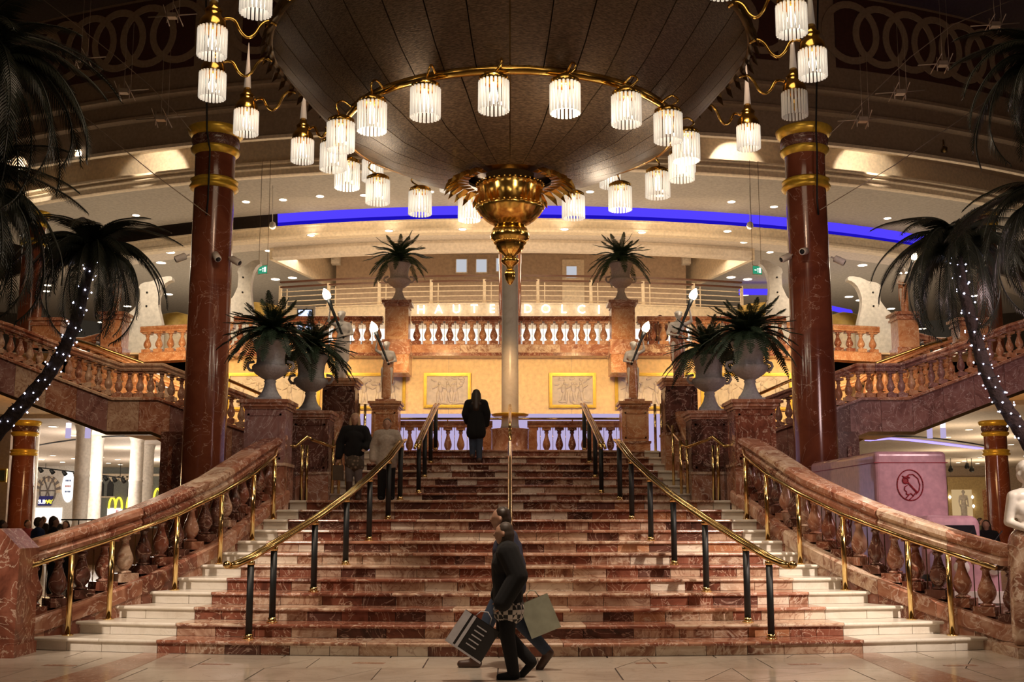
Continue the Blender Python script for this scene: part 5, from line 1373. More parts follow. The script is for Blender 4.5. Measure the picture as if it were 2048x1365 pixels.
# dark bag with white edge held in front
def bag(label, c, w_, h_, d_, tilt, mb_, mstripe, handle, group=None, yaw=0, stripes=True):
    th = thing('shopping_bag', label, 'bag', c)
    R = Matrix.Translation(Vector(c)) @ Matrix.Rotation(yaw, 4, 'Z') @ Matrix.Rotation(tilt, 4, 'Y')
    def bx(*a): return MB().box(*a, m=R)
    mb = MB(); a = w_/2; g = .012
    vs = [Vector(p) for p in ((-a,-d_/2,-h_),(a,-d_/2,-h_),(a,d_/2,-h_),(-a,d_/2,-h_),(-a*.97,-d_/4,0),(a*.97,-d_/4,0),(a*.97,d_/4,0),(-a*.97,d_/4,0))]
    mb.add([R @ v for v in vs], [(0,3,2,1),(0,1,5,4),(1,2,6,5),(2,3,7,6),(3,0,4,7)]); mb.obj('paper_body', mb_, th)
    if stripes:
        for x0, x1 in ((-a,-a*.62),(-a*.50,-a*.34)):
            MB().add([R @ Vector(p) for p in ((x0,-d_/2-.004,-h_),(x1,-d_/2-.004,-h_),(x1*.97,-d_/4-.004,0),(x0*.97,-d_/4-.004,0),(x0,-d_/2-.002,-h_),(x1,-d_/2-.002,-h_),(x1*.97,-d_/4-.002,0),(x0*.97,-d_/4-.002,0))], [(0,1,2,3),(7,6,5,4),(0,4,5,1),(3,2,6,7)]).obj('stripe', mstripe, th)
        MB().add([R @ Vector(p) for p in ((-a,-d_/2-.004,-h_),(a,-d_/2-.004,-h_),(a,-d_/2-.004,-h_+.02),(-a,-d_/2-.004,-h_+.02))], [(0,1,2,3)]).obj('hem_edge', mstripe, th)
        for k in range(5):
            MB().add([R @ Vector(p) for p in ((-a*.1,-d_/2+.01-.03*0-.012,-h_*.75+k*.05),(a*.45,-d_/2-.002,-h_*.75+k*.05),(a*.45,-d_/2-.002,-h_*.75+k*.05+.012),(-a*.1,-d_/2-.002,-h_*.75+k*.05+.012))], [(0,1,2,3)]).obj('print_line', mstripe, th)
    MB().tube([R @ Vector(p) for p in ((-a*.4,0,0),(-a*.3,0,.07),(0,0,handle),(a*.3,0,.07),(a*.4,0,0))], .006, 5).obj('handle', mstripe if stripes else mb_, th)
MW_ = mat('bag_white', (.50,.48,.50), .5); MBk = mat('bag_black', (.02,.018,.018), .4); MCr = mat('bag_grey_green', (.30,.30,.22), .6)
hp = W(985, 1238, Yw-.2)
bag('black and white paper shopping bag held low in the walking woman\'s hand, tilted', (hp.x-.10, Yw-.22, hp.z-.02), .42, .36, .12, .58, MBk, MW_, .10)
# man behind
J = dict(side_arms, hea=(-.055,0,.925), nec=(-.02,0,.83), che=(-.01,0,.73), shl=(-.01,.11,.80), shr=(-.01,-.11,.80),
         elr=(.05,-.14,.64), har=(.06,-.12,.50), ell=(-.03,.14,.64), hal=(-.06,.14,.49),
         knl=(-.125,.05,.30), anl=(-.215,.05,.045), knr=(.07,-.045,.29), anr=(.24,-.05,.105), fdl=(-1,0,0), fdr=(-.62,0,-.85))
xm = WH(1018, 1338, 0).x
person('man in a navy jacket and blue jeans, striding left behind the woman', (xm, Ym, 0), 1.74, 0, J,
       [('jacket', jacket(.47,.026,1.0), NV), ('jeans', trousers(.008,.95), JN), ('boots', shoes(.010,.1), BR), ('hair', hair('short', L_), HD)], SK, .012, L_, fem=False)
hp = W(1060, 1200, Ym)
bag('grey green paper bag trailing behind the striding man', (hp.x+.03, Ym-.2, hp.z+.02), .34, .38, .10, -.38, MCr, MCr, .1, stripes=False)
# climbing woman seen from behind
i = 17; x, y = on_step(947, i, .18)
J = dict(hea=(0,-.01,.92), ell=(.15,.0,.655), elr=(-.15,.0,.655), hal=(.125,-.06,.56), har=(-.135,-.05,.52), knl=(.05,-.03,.30), anl=(.05,-.02,.10), knr=(-.045,-.01,.285), anr=(-.045,.02,.045))
person('long-haired woman in a black coat climbing the top steps, back turned', (x+.05, y, i*RH+.02), 1.50, PI, J,
       [('coat', jacket(.40,.020,1.0,.012), BK), ('trousers', trousers(.010,1.0), JN), ('boots', shoes(.012), BR), ('hair', hair('long'), HD),
        ('fair_hair_ends', lambda V: [('c', V['nec']+Vector((-.05,.045,-.035)), V['nec']+Vector((.05,.045,-.035)), .028, .028)], HG)], SK, .013)
# two women coming down
i = 12; x, y = on_step(707, 12, .75)
J = dict(ell=(.165,.0,.66), elr=(-.165,.02,.66), hal=(.13,-.05,.60), har=(-.175,-.02,.50), knl=(.05,-.02,.29), anl=(.05,.02,.05), knr=(-.05,-.02,.285), anr=(-.05,-.02,.045))
person('fair-haired woman in a black jacket and patterned tunic, coming down the steps', (x, y, 12*RH), 1.54, 0, J,
       [('jacket', jacket(.535,.022,1.0), BK), ('scarf', lambda V: [('c', V['nec']+Vector((0,-.02,-.02)), V['nec']+Vector((.01,-.06,-.16)), .040, .03), ('c', V['nec'], V['nec']+Vector((0,0,-.01)), .045, .045)], BK),
        ('tunic', lambda V: [('c', Vector((-.02,0,.53)), Vector((-.025,0,.42)), .078, .090), ('c', Vector((.02,0,.53)), Vector((.03,0,.40)), .078, .090)], PT),
        ('leggings', trousers(.006,.6), GY), ('boots', shoes(.014,.85), BR), ('hair', hair('front'), HB_)], SK, .013)
hb_ = thing('handbag', 'brown handbag hanging beside the woman in the patterned tunic', 'bag', (x-.29, y-.05, 12*RH+.40))
MB().box(x-.36, x-.18, y-.10, y-.02, 12*RH+.36, 12*RH+.62).obj('body', mat('handbag_brown', (.09,.06,.035), .6), hb_)
MB().tube([(x-.34,y-.06,12*RH+.62),(x-.31,y-.06,12*RH+.76),(x-.23,y-.06,12*RH+.76),(x-.2,y-.06,12*RH+.62)], .008, 5).obj('strap', BR, hb_)
x, y = on_step(772, 12, .35)
J = dict(ell=(.16,.02,.66), elr=(-.16,.02,.66), hal=(.155,-.02,.50), har=(-.165,-.03,.50))
person('older person in a beige jacket and black trousers, coming down behind the left rail', (x, y, 12*RH), 1.40, 0, J,
       [('jacket', jacket(.45,.026,1.0,.008), BG), ('collar', lambda V: [('c', V['nec']+Vector((-.03,-.01,-.01)), V['nec']+Vector((.03,-.01,-.01)), .042, .042)], WT), ('trousers', trousers(.014,1.0,.008), BK), ('shoes', shoes(.012), BK), ('hair', hair('short'), HD)], SK, .013)
# far people
def bg_person(px, pyhead, Y, h, rz, jm, hm, label, z0=None, kind='short', grp=None):
    p = W(px, pyhead, Y); z = p.z-h if z0 is None else z0
    person(label, (p.x, Y, z), h, rz, dict(), [('jacket', jacket(.46,.018,1.0), jm), ('trousers', trousers(.01), BK), ('hair', hair(kind), hm)], SK, .028, hands=False, group=grp)
G1 = 'people in the left court'
bg_person(78, 1032, 24, 1.66, 2.3, BL, HG, 'balding person in a blue jacket beyond the left balustrade, seen from behind', 0)
bg_person(108, 1030, 23.5, 1.68, 2.0, BK, HD, 'person in a black top standing next to the one in the blue jacket', 0)
bg_person(132, 1040, 28, 1.58, 0, WT, HD, 'long-haired woman in a white top facing this way, left court', 0, 'long')
bg_person(5, 1045, 24, 1.6, 2, BK, HD, 'dark-clothed person at the left edge of the view', 0)
bg_person(56, 1036, 30, 1.6, 1, mat('red_cloth', (.25,.03,.03), .8), HD, 'person in a red coat beside the left red column', 0)
bg_person(88, 1026, 40, 1.72, 2.6, BK, HD, 'person with short dark hair further off in the left court', 0)
bg_person(112, 1028, 42, 1.7, 3.4, BK, HD, 'tall person by the shop counter in the left court', 0)
bg_person(217, 1034, 34, 1.62, 1.5, BK, HD, 'dark-haired person just above the left marble handrail', 0, 'bob')
bg_person(192, 1038, 47, 1.6, 0, WT, HD, 'small far person between the white pillars of the left court', 0)
bg_person(1945, 1040, 24, 1.62, .4, BK, HD, 'person in black beside the van, right court', 0)
bg_person(1972, 1046, 25, 1.6, -.5, BK, HD, 'dark-haired woman in black in front of the right red column', 0, 'long')
bg_person(1960, 1036, 32, 1.66, 1, mat('olive_cloth', (.09,.1,.05), .8), HG, 'grey-haired person further back in the right court', 0)
bg_person(1296, 640, 33.2, 1.3, PI, mat('rust_cloth', (.25,.08,.05), .8), mat('auburn_hair', (.2,.07,.03), .5), 'red-haired person behind the upper balustrade, right of the urn pillar', zf6+.06, 'long')
bg_person(1320, 627, 33.4, 1.45, PI, mat('rose_cloth', (.3,.13,.09), .8), mat('auburn_hair2', (.26,.09,.04), .5), 'taller red-haired person behind the upper balustrade, beside another', zf6+.06, 'long')
# --- statues with torches
def torch_statue(foot, top_h, s, label, skirt, lit=True, key='t'):
    """s=+1: torch leans to the viewer's left and up"""
    h = top_h
    J = dict(hea=(-s*.01,-.01,.925), shl=(.10,0,.80), shr=(-.10,0,.80))
    if s > 0: J.update(elr=(-.19,-.03,.84), har=(-.165,-.08,.985), ell=(.15,.0,.665), hal=(.055,-.10,.63))
    else: J.update(ell=(.19,-.03,.84), hal=(.165,-.08,.985), elr=(-.15,.0,.665), har=(-.055,-.10,.63))
    th, mw, V = person(label, foot, h, 0, J, [('robe', lambda V: [('c', Vector((0,0,.66)), Vector((0,0,.55)), .066, .080), ('c', Vector((0,0,.56)), Vector((-s*.02,-.01,.05)), .082, .05), ('c', Vector((.03,-.02,.5)), Vector((.04,-.03,.04)), .05, .035), ('c', Vector((-.03,-.02,.5)), Vector((-.05,-.02,.04)), .05, .035), ('c', Vector((s*.09,.02,.72)), Vector((s*.07,.03,.3)), .025, .04)], skirt),
        ('hair_wreath', lambda V: [('c', V['hea']+Vector((-.03,0,.035)), V['hea']+Vector((.03,0,.035)), .036, .036), ('e', V['hea']+Vector((0,.01,.03)), (.057,.055,.05))], M['statw'])], M['statw'], .022, group='torch-bearing statues', name='torch_statue', cat='statue')
    W_ = lambda v: mw @ Vector(v)
    a, b = W_((s*.045, -.12, .58)), W_((-s*.185, -.12, 1.14))
    n = 9
    MB().tube([a.lerp(b, k/(n-1)) for k in range(n)], [.022,.026,.023,.03,.026,.034,.03,.042,.048], 10).obj('torch', M['black'], th)
    d = (b-a).normalized(); mt = Matrix.Translation(b+d*.10) @ d.to_track_quat('Z','Y').to_matrix().to_4x4()
    fl_ = MB().lathe([(.03,-.11),(.075,-.06),(.085,0),(.07,.06),(.035,.12),(.004,.16)], 14, cap=False)
    fl_.v = [mt @ v for v in fl_.v]
    fl_.obj('flame_globe', M['torch'], th)
    light('torch_light', 'POINT', b+d*.12+Vector((0,-.15,0)), 14, SOFTW, .1)
for s, side in ((1, 'left'), (-1, 'right')):
    p = Vector((s*(x30+x31)/2, Y3+.3, z3)); hh = W(692, 622, Y3+.3).z-z3
    torch_statue(p, hh, s, 'white marble torch-bearing statue, upper of the two on the %s, on the dark pedestal' % side, M['statw'] if s > 0 else M['m_rail'])
    MB().box(p.x-.2, p.x+.2, p.y-.2, p.y+.2, z3, z3+.04).obj('base_slab', M['statw'], [o for o in bpy.data.objects if o.name.startswith('torch_statue')][-1]) if False else None
    p = Vector((s*(x40+x41)/2, Y4+.3, z4+.06)); hh = W(768, 683, Y4+.3).z-z4-.06
    tag(MB().box(p.x-.22, p.x+.22, p.y-.22, p.y+.22, z4, z4+.06).obj('statue_plinth', M['m_rail']), 'small square marble plinth under the %s lower torch statue' % side, 'plinth')
    torch_statue(p, hh, s, 'torch-bearing statue in a brown marble robe, lower of the two on the %s' % side, M['m_orange'])
    # statue high at the flight head
    q = W(230, 628, 31.3); hh = W(236, 536, 31.3).z-q.z
    torch_statue(Vector((s*q.x*1.0, 31.3, q.z)), hh, s, 'torch-bearing statue on the stepped pedestal, behind the %s lit palm' % side, M['m_orange'])
# newel caryatids (white torso, brown robe) at the photo's edges
for s, side in ((-1, 'left'), (1, 'right')):
    if s < 0: q = W(-85, 1290, 13.35)
    else: q = W(2076, 1290, 13.45)
    base = Vector((q.x, q.y, .12)); hh = 2.2
    th, mw, V = person('life-size statue in a brown marble robe at the foot of the %s balustrade' % side, base, hh, 0,
        dict(shl=(.085,0,.80), shr=(-.085,0,.80), ell=(.112,.01,.66), hal=(.05,-.10,.60), elr=(-.115,.01,.66), har=(-.04,-.11,.61)),
        [('robe', lambda V: [('c', Vector((0,0,.60)), Vector((0,0,.52)), .074, .095), ('c', Vector((0,0,.53)), Vector((0,0,.05)), .125, .13), ('c', Vector((-.08,-.02,.49)), Vector((-.10,-.03,.04)), .05, .05), ('c', Vector((.08,-.02,.49)), Vector((.10,-.03,.04)), .05, .05), ('c', Vector((0,-.09,.5)), Vector((.0,-.10,.04)), .04, .05)], M['m_mix']),
         ('hair', hair('short'), M['statw'])], M['statw'], .016, group='newel statues', name='newel_statue', cat='statue')
    tag(MB().box(base.x-.4, base.x+.4, base.y-.35, base.y+.35, 0, .12).obj('statue_plinth', M['m_mix']), 'low marble plinth under the newel statue at the %s edge' % side, 'plinth')

q0, q1 = W(-40, 1290, 13.2), W(28, 1290, 13.2)
za, zb2 = W(0, 1058, 13.2).z, W(28, 1098, 13.2).z
nb = thing('newel_block', 'tall brown marble newel block with sloping top at the lower left edge', 'pedestal', (q0.x, 13.3, 0))
MB().prism([(q0.x, .14), (q1.x, .14), (q1.x, zb2), (W(2, 1060, 13.2).x, za), (q0.x, za)], lambda u, v, t: (u, t, v), 13.2, 13.75).obj('block', M['m_red'], nb)
MB().box(q0.x, q1.x+.02, 13.16, 13.78, 0, .14).obj('base', M['m_red'], nb)
# ================================================================ VAN (right court)
c0 = W(1748, 903, 20.5); zt_v = c0.z
VP = mat('pink_van_paint', (.62,.36,.42), .32, coat=.4); VD = mat('van_logo_maroon', (.30,.015,.025), .5); VG = mat('van_glass', (.02,.02,.025), .08)
van = thing('delivery_van', 'pink box van with a round maroon emblem, parked beyond the right balustrade', 'van', (c0.x+.9, 21.5, 0))
xr_ = W(1893, 903, 20.5).x; xl_ = c0.x
th_ = -math.radians(3)
def rbox(x0, x1, y0, y1, z0, z1, r=.09):
    """box with rounded vertical and top edges"""
    mb = MB(); prof = []
    n = 5; rings = []
    def ring(ins, z):
        pts = []
        for cx, cy, a0 in ((x1-r, y1-r, 0), (x0+r, y1-r, PI/2), (x0+r, y0+r, PI), (x1-r, y0+r, 1.5*PI)):
            for k in range(n): a = a0+PI/2*k/(n-1); pts.append((cx+(r-ins)*math.cos(a), cy+(r-ins)*math.sin(a), z))
        return pts
    for z, ins in [(z0,0),(z1-r,0)]+[(z1-r+r*math.sin(t*PI/8), r-r*math.cos(t*PI/8)) for t in range(1,5)]: rings.append(ring(min(ins, r*.98), z))
    m = len(rings[0]); vs = [p for R in rings for p in R]
    fs = [(i*m+k, i*m+(k+1)%m, (i+1)*m+(k+1)%m, (i+1)*m+k) for i in range(len(rings)-1) for k in range(m)]
    fs += [tuple(range(m-1,-1,-1)), tuple(range((len(rings)-1)*m, len(rings)*m))]
    return mb.add(vs, fs, False)
rbox(xl_, xr_, 20.5, 24.9, .7, zt_v).obj('box_body', VP, van)
MB().box(xl_-.008, xr_+.008, 20.49, 24.91, zt_v-.22, zt_v-.205).obj('roof_seam', VD, van)
# cab in front (towards the viewer, lower)
cz = W(1870, 1032, 19.2).z
xa, xb = W(1782, 1040, 19.2).x, W(1937, 1040, 19.2).x
rbox(xl_+.15, xb-.02, 18.6, 20.55, .55, cz, .16).obj('cab', VP, van)
rbox(xl_+.2, xb-.1, 17.7, 18.7, .45, 1.15, .16).obj('bonnet', VP, van)
wz0, wz1 = 1.12, cz-.16
MB().add([(xl_+.35,18.58,wz0),(xb-.12,18.58,wz0),(xb-.18,18.60,wz1),(xl_+.42,18.60,wz1),(xl_+.35,18.5,wz0),(xb-.12,18.5,wz0),(xb-.18,18.54,wz1),(xl_+.42,18.54,wz1)], [(4,5,6,7),(0,4,7,3),(1,2,6,5),(3,7,6,2),(0,1,5,4)]).obj('windscreen', VG, van)
for k in range(2): MB().cyl((xl_+.6+k*.55, 18.48, wz0), (xl_+.9+k*.5, 18.47, wz0+.3), .008, seg=4).obj('wiper', M['black'], van)
for x in (xl_+.32, xb-.22): MB().lathe([(.001,-.03),(.11,-.02),(.13,.03)], 16, (0,0,0), cap=False).obj('headlamp', M['whitep'], van) if False else None
for x in (xl_+.38, xb-.26):
    mb = MB().lathe([(.001,.06),(.09,.04),(.12,0),(.12,-.05)], 16, cap=False); R = Matrix.Translation((x, 17.68, .85)) @ Matrix.Rotation(PI/2, 4, 'X'); mb.v = [R @ v for v in mb.v]; mb.obj('headlamp', M['whitep'], van)
for x in (xl_+.18, xb-.12):
    for y in (18.6, 23.9):
        mb = MB().lathe([(.15,-.1),(.33,-.1),(.35,-.06),(.35,.06),(.33,.1),(.15,.1)], 20, cap=True); R = Matrix.Translation((x, y, .35)) @ Matrix.Rotation(PI/2, 4, 'Y'); mb.v = [R @ v for v in mb.v]; mb.obj('wheel', M['black'], van)
MB().box(xl_+.1, xb-.02, 17.62, 17.7, .3, .48).obj('bumper', M['whitep'], van)
# round emblem: ring with a simple head-in-profile line drawing, on front and side
def emblem(fn, par, rad_=.24):
    mb = MB(); n = 36
    def stroke(pts, w_=.012):
        for (x0, y0), (x1, y1) in zip(pts, pts[1:]):
            mb.cyl(fn(x0, y0), fn(x1, y1), w_, seg=5)
    stroke([(rad_*math.cos(2*PI*k/n), rad_*1.18*math.sin(2*PI*k/n)) for k in range(n+1)], .011)
    stroke([(-.02,.19),(.06,.2),(.15,.12),(.18,0),(.16,-.1),(.1,-.17)], .010)
    stroke([(-.05,.0),(-.10,-.03),(-.11,-.09),(-.07,-.12),(-.08,-.17),(-.03,-.17)], .010)
    stroke([(-.04,.05),(.02,-.02),(.08,-.09),(.14,-.14)], .016)
    stroke([(-.09,-.24),(.0,-.15),(.06,-.2)], .010); stroke([(-.03,-.27),(.04,-.21),(.10,-.13)], .010)
    stroke([(-.10,.12),(-.05,.16),(.0,.13)], .014); stroke([(-.14,.17),(-.08,.14),(-.02,.19)], .012)
    n0 = len(mb.v); mb.add([fn(-.085+.055*math.cos(2*PI*k/14), .085+.06*math.sin(2*PI*k/14)) for k in range(14)], [tuple(range(14))])
    stroke([(-.085+.05*math.cos(2*PI*k/10), .085+.055*math.sin(2*PI*k/10)) for k in range(11)], .014)
    mb.obj('emblem', VD, par)
ec = W(1820, 971, 20.5)
emblem(lambda u, v: Vector((ec.x+u, 20.49, ec.z+v)), van)
es_ = W(1676, 1000, 22.2)
emblem(lambda u, v: Vector((xl_-.01, 22.3+u*1.3, 1.75+v*1.2)), van, .24)
# ================================================================ LEFT COURT
struct('ceiling_8', MB().box(-44, -8.6, 41, 86, 5.35, 5.7), M['ceil2']); struct('ceiling_9', MB().box(8.6, 44, 36, 86, 5.35, 5.7), M['ceil2'])
for s in (-1, 1):
    a = WH(70, 846, 5.36)
    tag(MB().tube([WH(CX+s*(CX-p[0]), p[1], 5.33) for p in ((64,893),(110,885),(160,878),(215,873),(262,872))][::1], .05, 5).obj('ceiling_slot', M['black'] if s > 0 or True else M['black']), 'dark curved slot in the %s court ceiling' % ('left' if s < 0 else 'right'), 'ceiling slot')
tag(MB().sweep([(-.18,-.02),(-.18,.02),(.18,.02),(.18,-.02)], [WH(px, py, 5.31) for px, py in ((1735,882),(1780,878),(1830,882),(1890,889),(1960,898))]).obj('neon_cove', glow('violet_blue_neon', (.28,.22,1), 2.6)), 'curved violet blue neon strip in the right court ceiling', 'light')
for px, py in ((106,854),(146,872),(5,876),(6,885),(62,895),(106,912),(84,920),(148,918),(182,923),(203,915),(217,927),(125,925),(235,920),(195,933),(241,930),(227,937),(254,941),(306,940),(311,948),(30,905)):
    downlight(WH(px, py, 5.34), 'small bright downlight in the pale ceiling of the left court', 'downlights in the left court', .16)
for px, py in ((1938,860),(2034,872),(2022,890),(1960,916),(1928,923),(1955,928),(1916,926),(1890,926),(1895,875),(2000,925)):
    downlight(WH(px, py, 5.34), 'small bright downlight in the ceiling of the right court', 'downlights in the right court', .14)
# hanging cylinder lamps, lilac
for px, lab in ((136, 'lilac cylinder lamp hanging below the left flight, left one'), (175, 'lilac cylinder lamp hanging below the left flight, right one'), (1860, 'lilac cylinder lamp hanging in the right court, left one'), (1887, 'lilac cylinder lamp hanging in the right court, right one')):
    p = W(px, 877, 36); th = thing('pendant', lab, 'lamp', p, 'lilac cylinder lamps')
    MB().cyl(p, p+Vector((0,0,.32)), .09, seg=14).obj('lower_shade', M['purple'], th)
    MB().cyl(p+Vector((0,0,.34)), p+Vector((0,0,.5)), .085, seg=14).obj('upper_shade', glow('lamp_pale_%d' % px, (.9,.8,1), 1.4), th)
    MB().cyl(p+Vector((0,0,.5)), (p.x, p.y, 5.9), .012, seg=5).obj('rod', M['whitep'], th)
# white pillars
def wpillar(pxa, pxb, y, label, s=1):
    x0, x1 = W(pxa, 960, y).x, W(pxb, 960, y).x
    if s < 0: x0, x1 = -x1, -x0
    r = abs(x1-x0)/2; x = (x0+x1)/2
    th = thing('pillar', label, 'pillar', (x, y, 0), 'white pillars of the courts')
    MB().lathe([(r, 0), (r, 1.3)], 24, (x, y, 0), cap=False).obj('lower_shaft', M['whitep'], th)
    MB().lathe([(r, 1.3), (r*1.06, 1.32), (r*1.06, 1.38), (r*.98, 1.4), (r*.98, 3.3), (r*1.05, 3.32), (r*1.05, 3.38), (r*.97, 3.4), (r*.97, 5.1), (r*1.2, 5.35)], 24, (x, y, 0), cap=False).obj('shaft', M['whitep'], th)
wpillar(148, 178, 44, 'nearest white pillar of the left court, in front of the shop fronts')
wpillar(178, 204, 50, 'white pillar just right of the nearest one, left court')
wpillar(258, 285, 50, 'white pillar of the left court, third from the left')
wpillar(285, 306, 56, 'bluish white pillar beside the third one, left court')
wpillar(58, 74, 46, 'white pillar beside the left red column, tinted pink')
wpillar(1895, 1915, 50, 'pale pillar behind the van, right court') if False else None
# --- shop fronts: facade at Y=60
YFc = 78.0
def fx(px, y=YFc): return W(px, 960, y).x
def fz_(py, y=YFc): return W(100, py, y).z
fa = thing('shop_facade', 'pale shop front with striped horseshoe arch and round window, left court', 'shop front', (fx(105), YFc, 0))
MB().box(fx(30), fx(148), YFc, YFc+.4, 0, 5.4).obj('wall', M['whitep'], fa)
cxp, czp = fx(98), fz_(985)
grey = mat('grey_voussoir', (.22,.19,.18), .8)
R0 = fx(124)-fx(98)
for k in range(15):
    a0 = PI*(k/15)-.05; a1 = PI*((k+1)/15)-.05
    poly = [(cxp+R0*1.0*math.cos(a0), czp+R0*1.25*math.sin(a0)), (cxp+R0*1.0*math.cos(a1), czp+R0*1.25*math.sin(a1)), (cxp+R0*.62*math.cos(a1), czp+R0*.8*math.sin(a1)), (cxp+R0*.62*math.cos(a0), czp+R0*.8*math.sin(a0))]
    MB().prism(poly, lambda u, v, t: (u, t, v), YFc-.15, YFc).obj('voussoir', grey if k % 2 else M['cream'], fa)
MB().lathe([(.32,-.05),(.42,-.05),(.42,.05),(.32,.05)], 24, cap=False)
mb = MB()
for k in range(24):
    a = 2*PI*k/24; b = 2*PI*(k+1)/24
    mb.cyl((cxp+.55*math.cos(a), YFc-.12, czp+.1+.95*math.sin(a)), (cxp+.55*math.cos(b), YFc-.12, czp+.1+.95*math.sin(b)), .06, seg=5)
for k in range(3):
    a = PI*k/3; mb.cyl((cxp+.55*math.cos(a), YFc-.12, czp+.1+.95*math.sin(a)), (cxp-.55*math.cos(a), YFc-.12, czp+.1-.95*math.sin(a)), .04, seg=5)
mb.obj('round_window', grey, fa)
MB().box(fx(66), fx(128), YFc-.06, YFc-.01, fz_(1046), fz_(1016)).obj('serving_hatch', M['shopglow'], fa)
# SUBWAY sign
SY_ = glow('sign_yellow', (1,.80,.05), 1.9); SW_ = glow('sign_white', (1,1,1), 2.4); SB_ = mat('sign_blue', (.03,.03,.25), .5); SG_ = mat('green_sign', (.01,.10,.06), .5)
sg = thing('shop_sign', 'italic white and yellow illuminated sandwich shop sign under the striped arch', 'sign', (fx(96), YFc-.3, fz_(1010)), 'shop signs')
MB().prism([(fx(81), fz_(1012)), (fx(108), fz_(1012)), (fx(111), fz_(993)), (fx(84), fz_(993))], lambda u, v, t: (u, t, v), YFc-.28, YFc-.2).obj('backing', SB_, sg)
sp_ = .166
letters('SUB', (fx(89.5), YFc-.3, fz_(1008)), .39, SW_, '', sp_, .02, parent=sg); letters('WAY', (fx(103.5), YFc-.3, fz_(1008)), .39, SY_, '', sp_, .02, parent=sg)
# oval sign
ov = thing('oval_sign', 'white oval sign with small coloured lettering beside a lit niche, left court', 'sign', (fx(138), YFc-.3, fz_(975)))
mb = MB().lathe([(.001,-.03),(1,-.03),(1,.03),(.001,.03)], 28, cap=False); R = Matrix.Translation((fx(138), YFc-.04, fz_(974))) @ Matrix.Rotation(PI/2, 4, 'X') @ Matrix.Diagonal((.44,1.1,1,1)); mb.v = [R @ v for v in mb.v]; mb.obj('panel', glow('oval_light', (1,.97,.93), 1.5), ov)
for k, c in enumerate(((.05,.1,.35),(.6,.12,.05),(.03,.08,.3))):
    m_ = mat('print_%d' % k, c, .6)
    for j in range(4): MB().box(fx(138)-.2+j*.1, fx(138)-.13+j*.1, YFc-.10, YFc-.07, fz_(962+k*11)-.06, fz_(962+k*11)+.06).obj('letter_block', m_, ov)
# middle facades, dark with pointed windows, arches sign
f2 = thing('shop_facade', 'grey castle-like shop front with two pointed windows and battlements, left court', 'shop front', (fx(225), YFc+2, 0))
gm_ = mat('grey_green_wall', (.20,.21,.19), .8); dk = mat('dark_opening', (.03,.03,.03), .7)
MB().box(fx(178), fx(330), YFc+2, YFc+2.4, 0, 5.4).obj('wall', gm_, f2)
for px in (203, 222):
    x = fx(px, YFc+2); w_ = .21
    MB().prism([(x-w_, fz_(992)), (x+w_, fz_(992)), (x+w_, fz_(968)), (x, fz_(957)), (x-w_, fz_(968))], lambda u, v, t: (u, t, v), YFc+1.9, YFc+1.99).obj('pointed_window', dk, f2)
    MB().box(x-w_*1.6, x+w_*1.6, YFc+1.85, YFc+2, fz_(995), fz_(992)).obj('sill', M['cream'], f2)
for k in range(7):
    x = fx(205+k*9)
    MB().prism([(x-.28, fz_(950)), (x+.28, fz_(950)), (x, fz_(962))], lambda u, v, t: (u, t, v), YFc+1.8, YFc+2).obj('pointed_corbel', M['cream'], f2)
MB().box(fx(178), fx(330), YFc+1.7, YFc+2, fz_(951), fz_(946)).obj('cornice', M['cream'], f2)
MB().box(fx(238), fx(258), YFc+1.9, YFc+2, fz_(1010), fz_(965)).obj('lattice_panel', dk, f2)
MB().box(fx(198), fx(228), YFc+1.9, YFc+2, fz_(1044), fz_(1016)).obj('counter_light', M['shopglow'], f2)
def arches(px, py, w_, h_, label):
    th = thing('arch_sign', label, 'sign', (fx(px), YFc+1.5, fz_(py)), 'yellow double-arch signs')
    for s in (-1, 1):
        pts = []
        for k in range(13):
            a = PI*k/12; pts.append(Vector((fx(px)+s*w_*.25+w_*.25*math.cos(a), YFc+1.93, fz_(py)+h_*math.sin(a)**.8)))
        MB().tube(pts, .07, 6).obj('arch', SY_, th)
arches(214, 1018, .94, .8, 'yellow double-arch burger sign between the white pillars')
arches(252, 1016, 1.04, .92, 'yellow double-arch burger sign partly behind the third white pillar')
ar3 = arches(306, 1010, 1.04, 1.17, 'yellow double-arch burger sign in a lit round arch at the right end')
pk = thing('poster', 'small pink and red menu poster on the left court counter', 'poster', (fx(218), YFc+1.3, fz_(1026)))
MB().box(fx(213), fx(224), YFc+1.94, YFc+1.99, fz_(1030), fz_(1018)).obj('sheet', glow('poster_pink', (1,.6,.6), .9), pk)
MB().box(fx(216), fx(221), YFc+1.9, YFc+1.94, fz_(1027), fz_(1021)).obj('print', mat('print_red', (.5,.05,.05), .6), pk)
ns = thing('notice', 'small white illuminated notice hanging between the white pillars', 'sign', (fx(184), 52, fz_(972)))
MB().box(W(178,970,52).x, W(190,970,52).x, 52, 52.05, W(100,972,52).z, W(100,962,52).z).obj('panel', glow('notice_white', (.9,.95,1), 1.2), ns)
MB().cyl((W(184,970,52).x, 52.02, W(100,962,52).z), (W(184,970,52).x, 52.02, 5.36), .02, seg=5).obj('rod', M['whitep'], ns)
for px in (77, 100, 125, 148, 208, 226, 244):
    x = fx(px, 74); z = W(100, 936+(px-77)*.125+5, 74).z
    sp = thing('stage_spotlight', 'small black spotlight on the lighting bar of the left court', 'spotlight', (x, 74, z), 'black spotlights on the bar')
    MB().tube([(x, 74, z+.14), (x+.12, 74.2, z-.10)], [.11,.15], 8).obj('housing', M['black'], sp)
    MB().cyl((x, 74, z+.1), (x, 74, z+.20), .03, seg=4).obj('clamp', M['black'], sp)
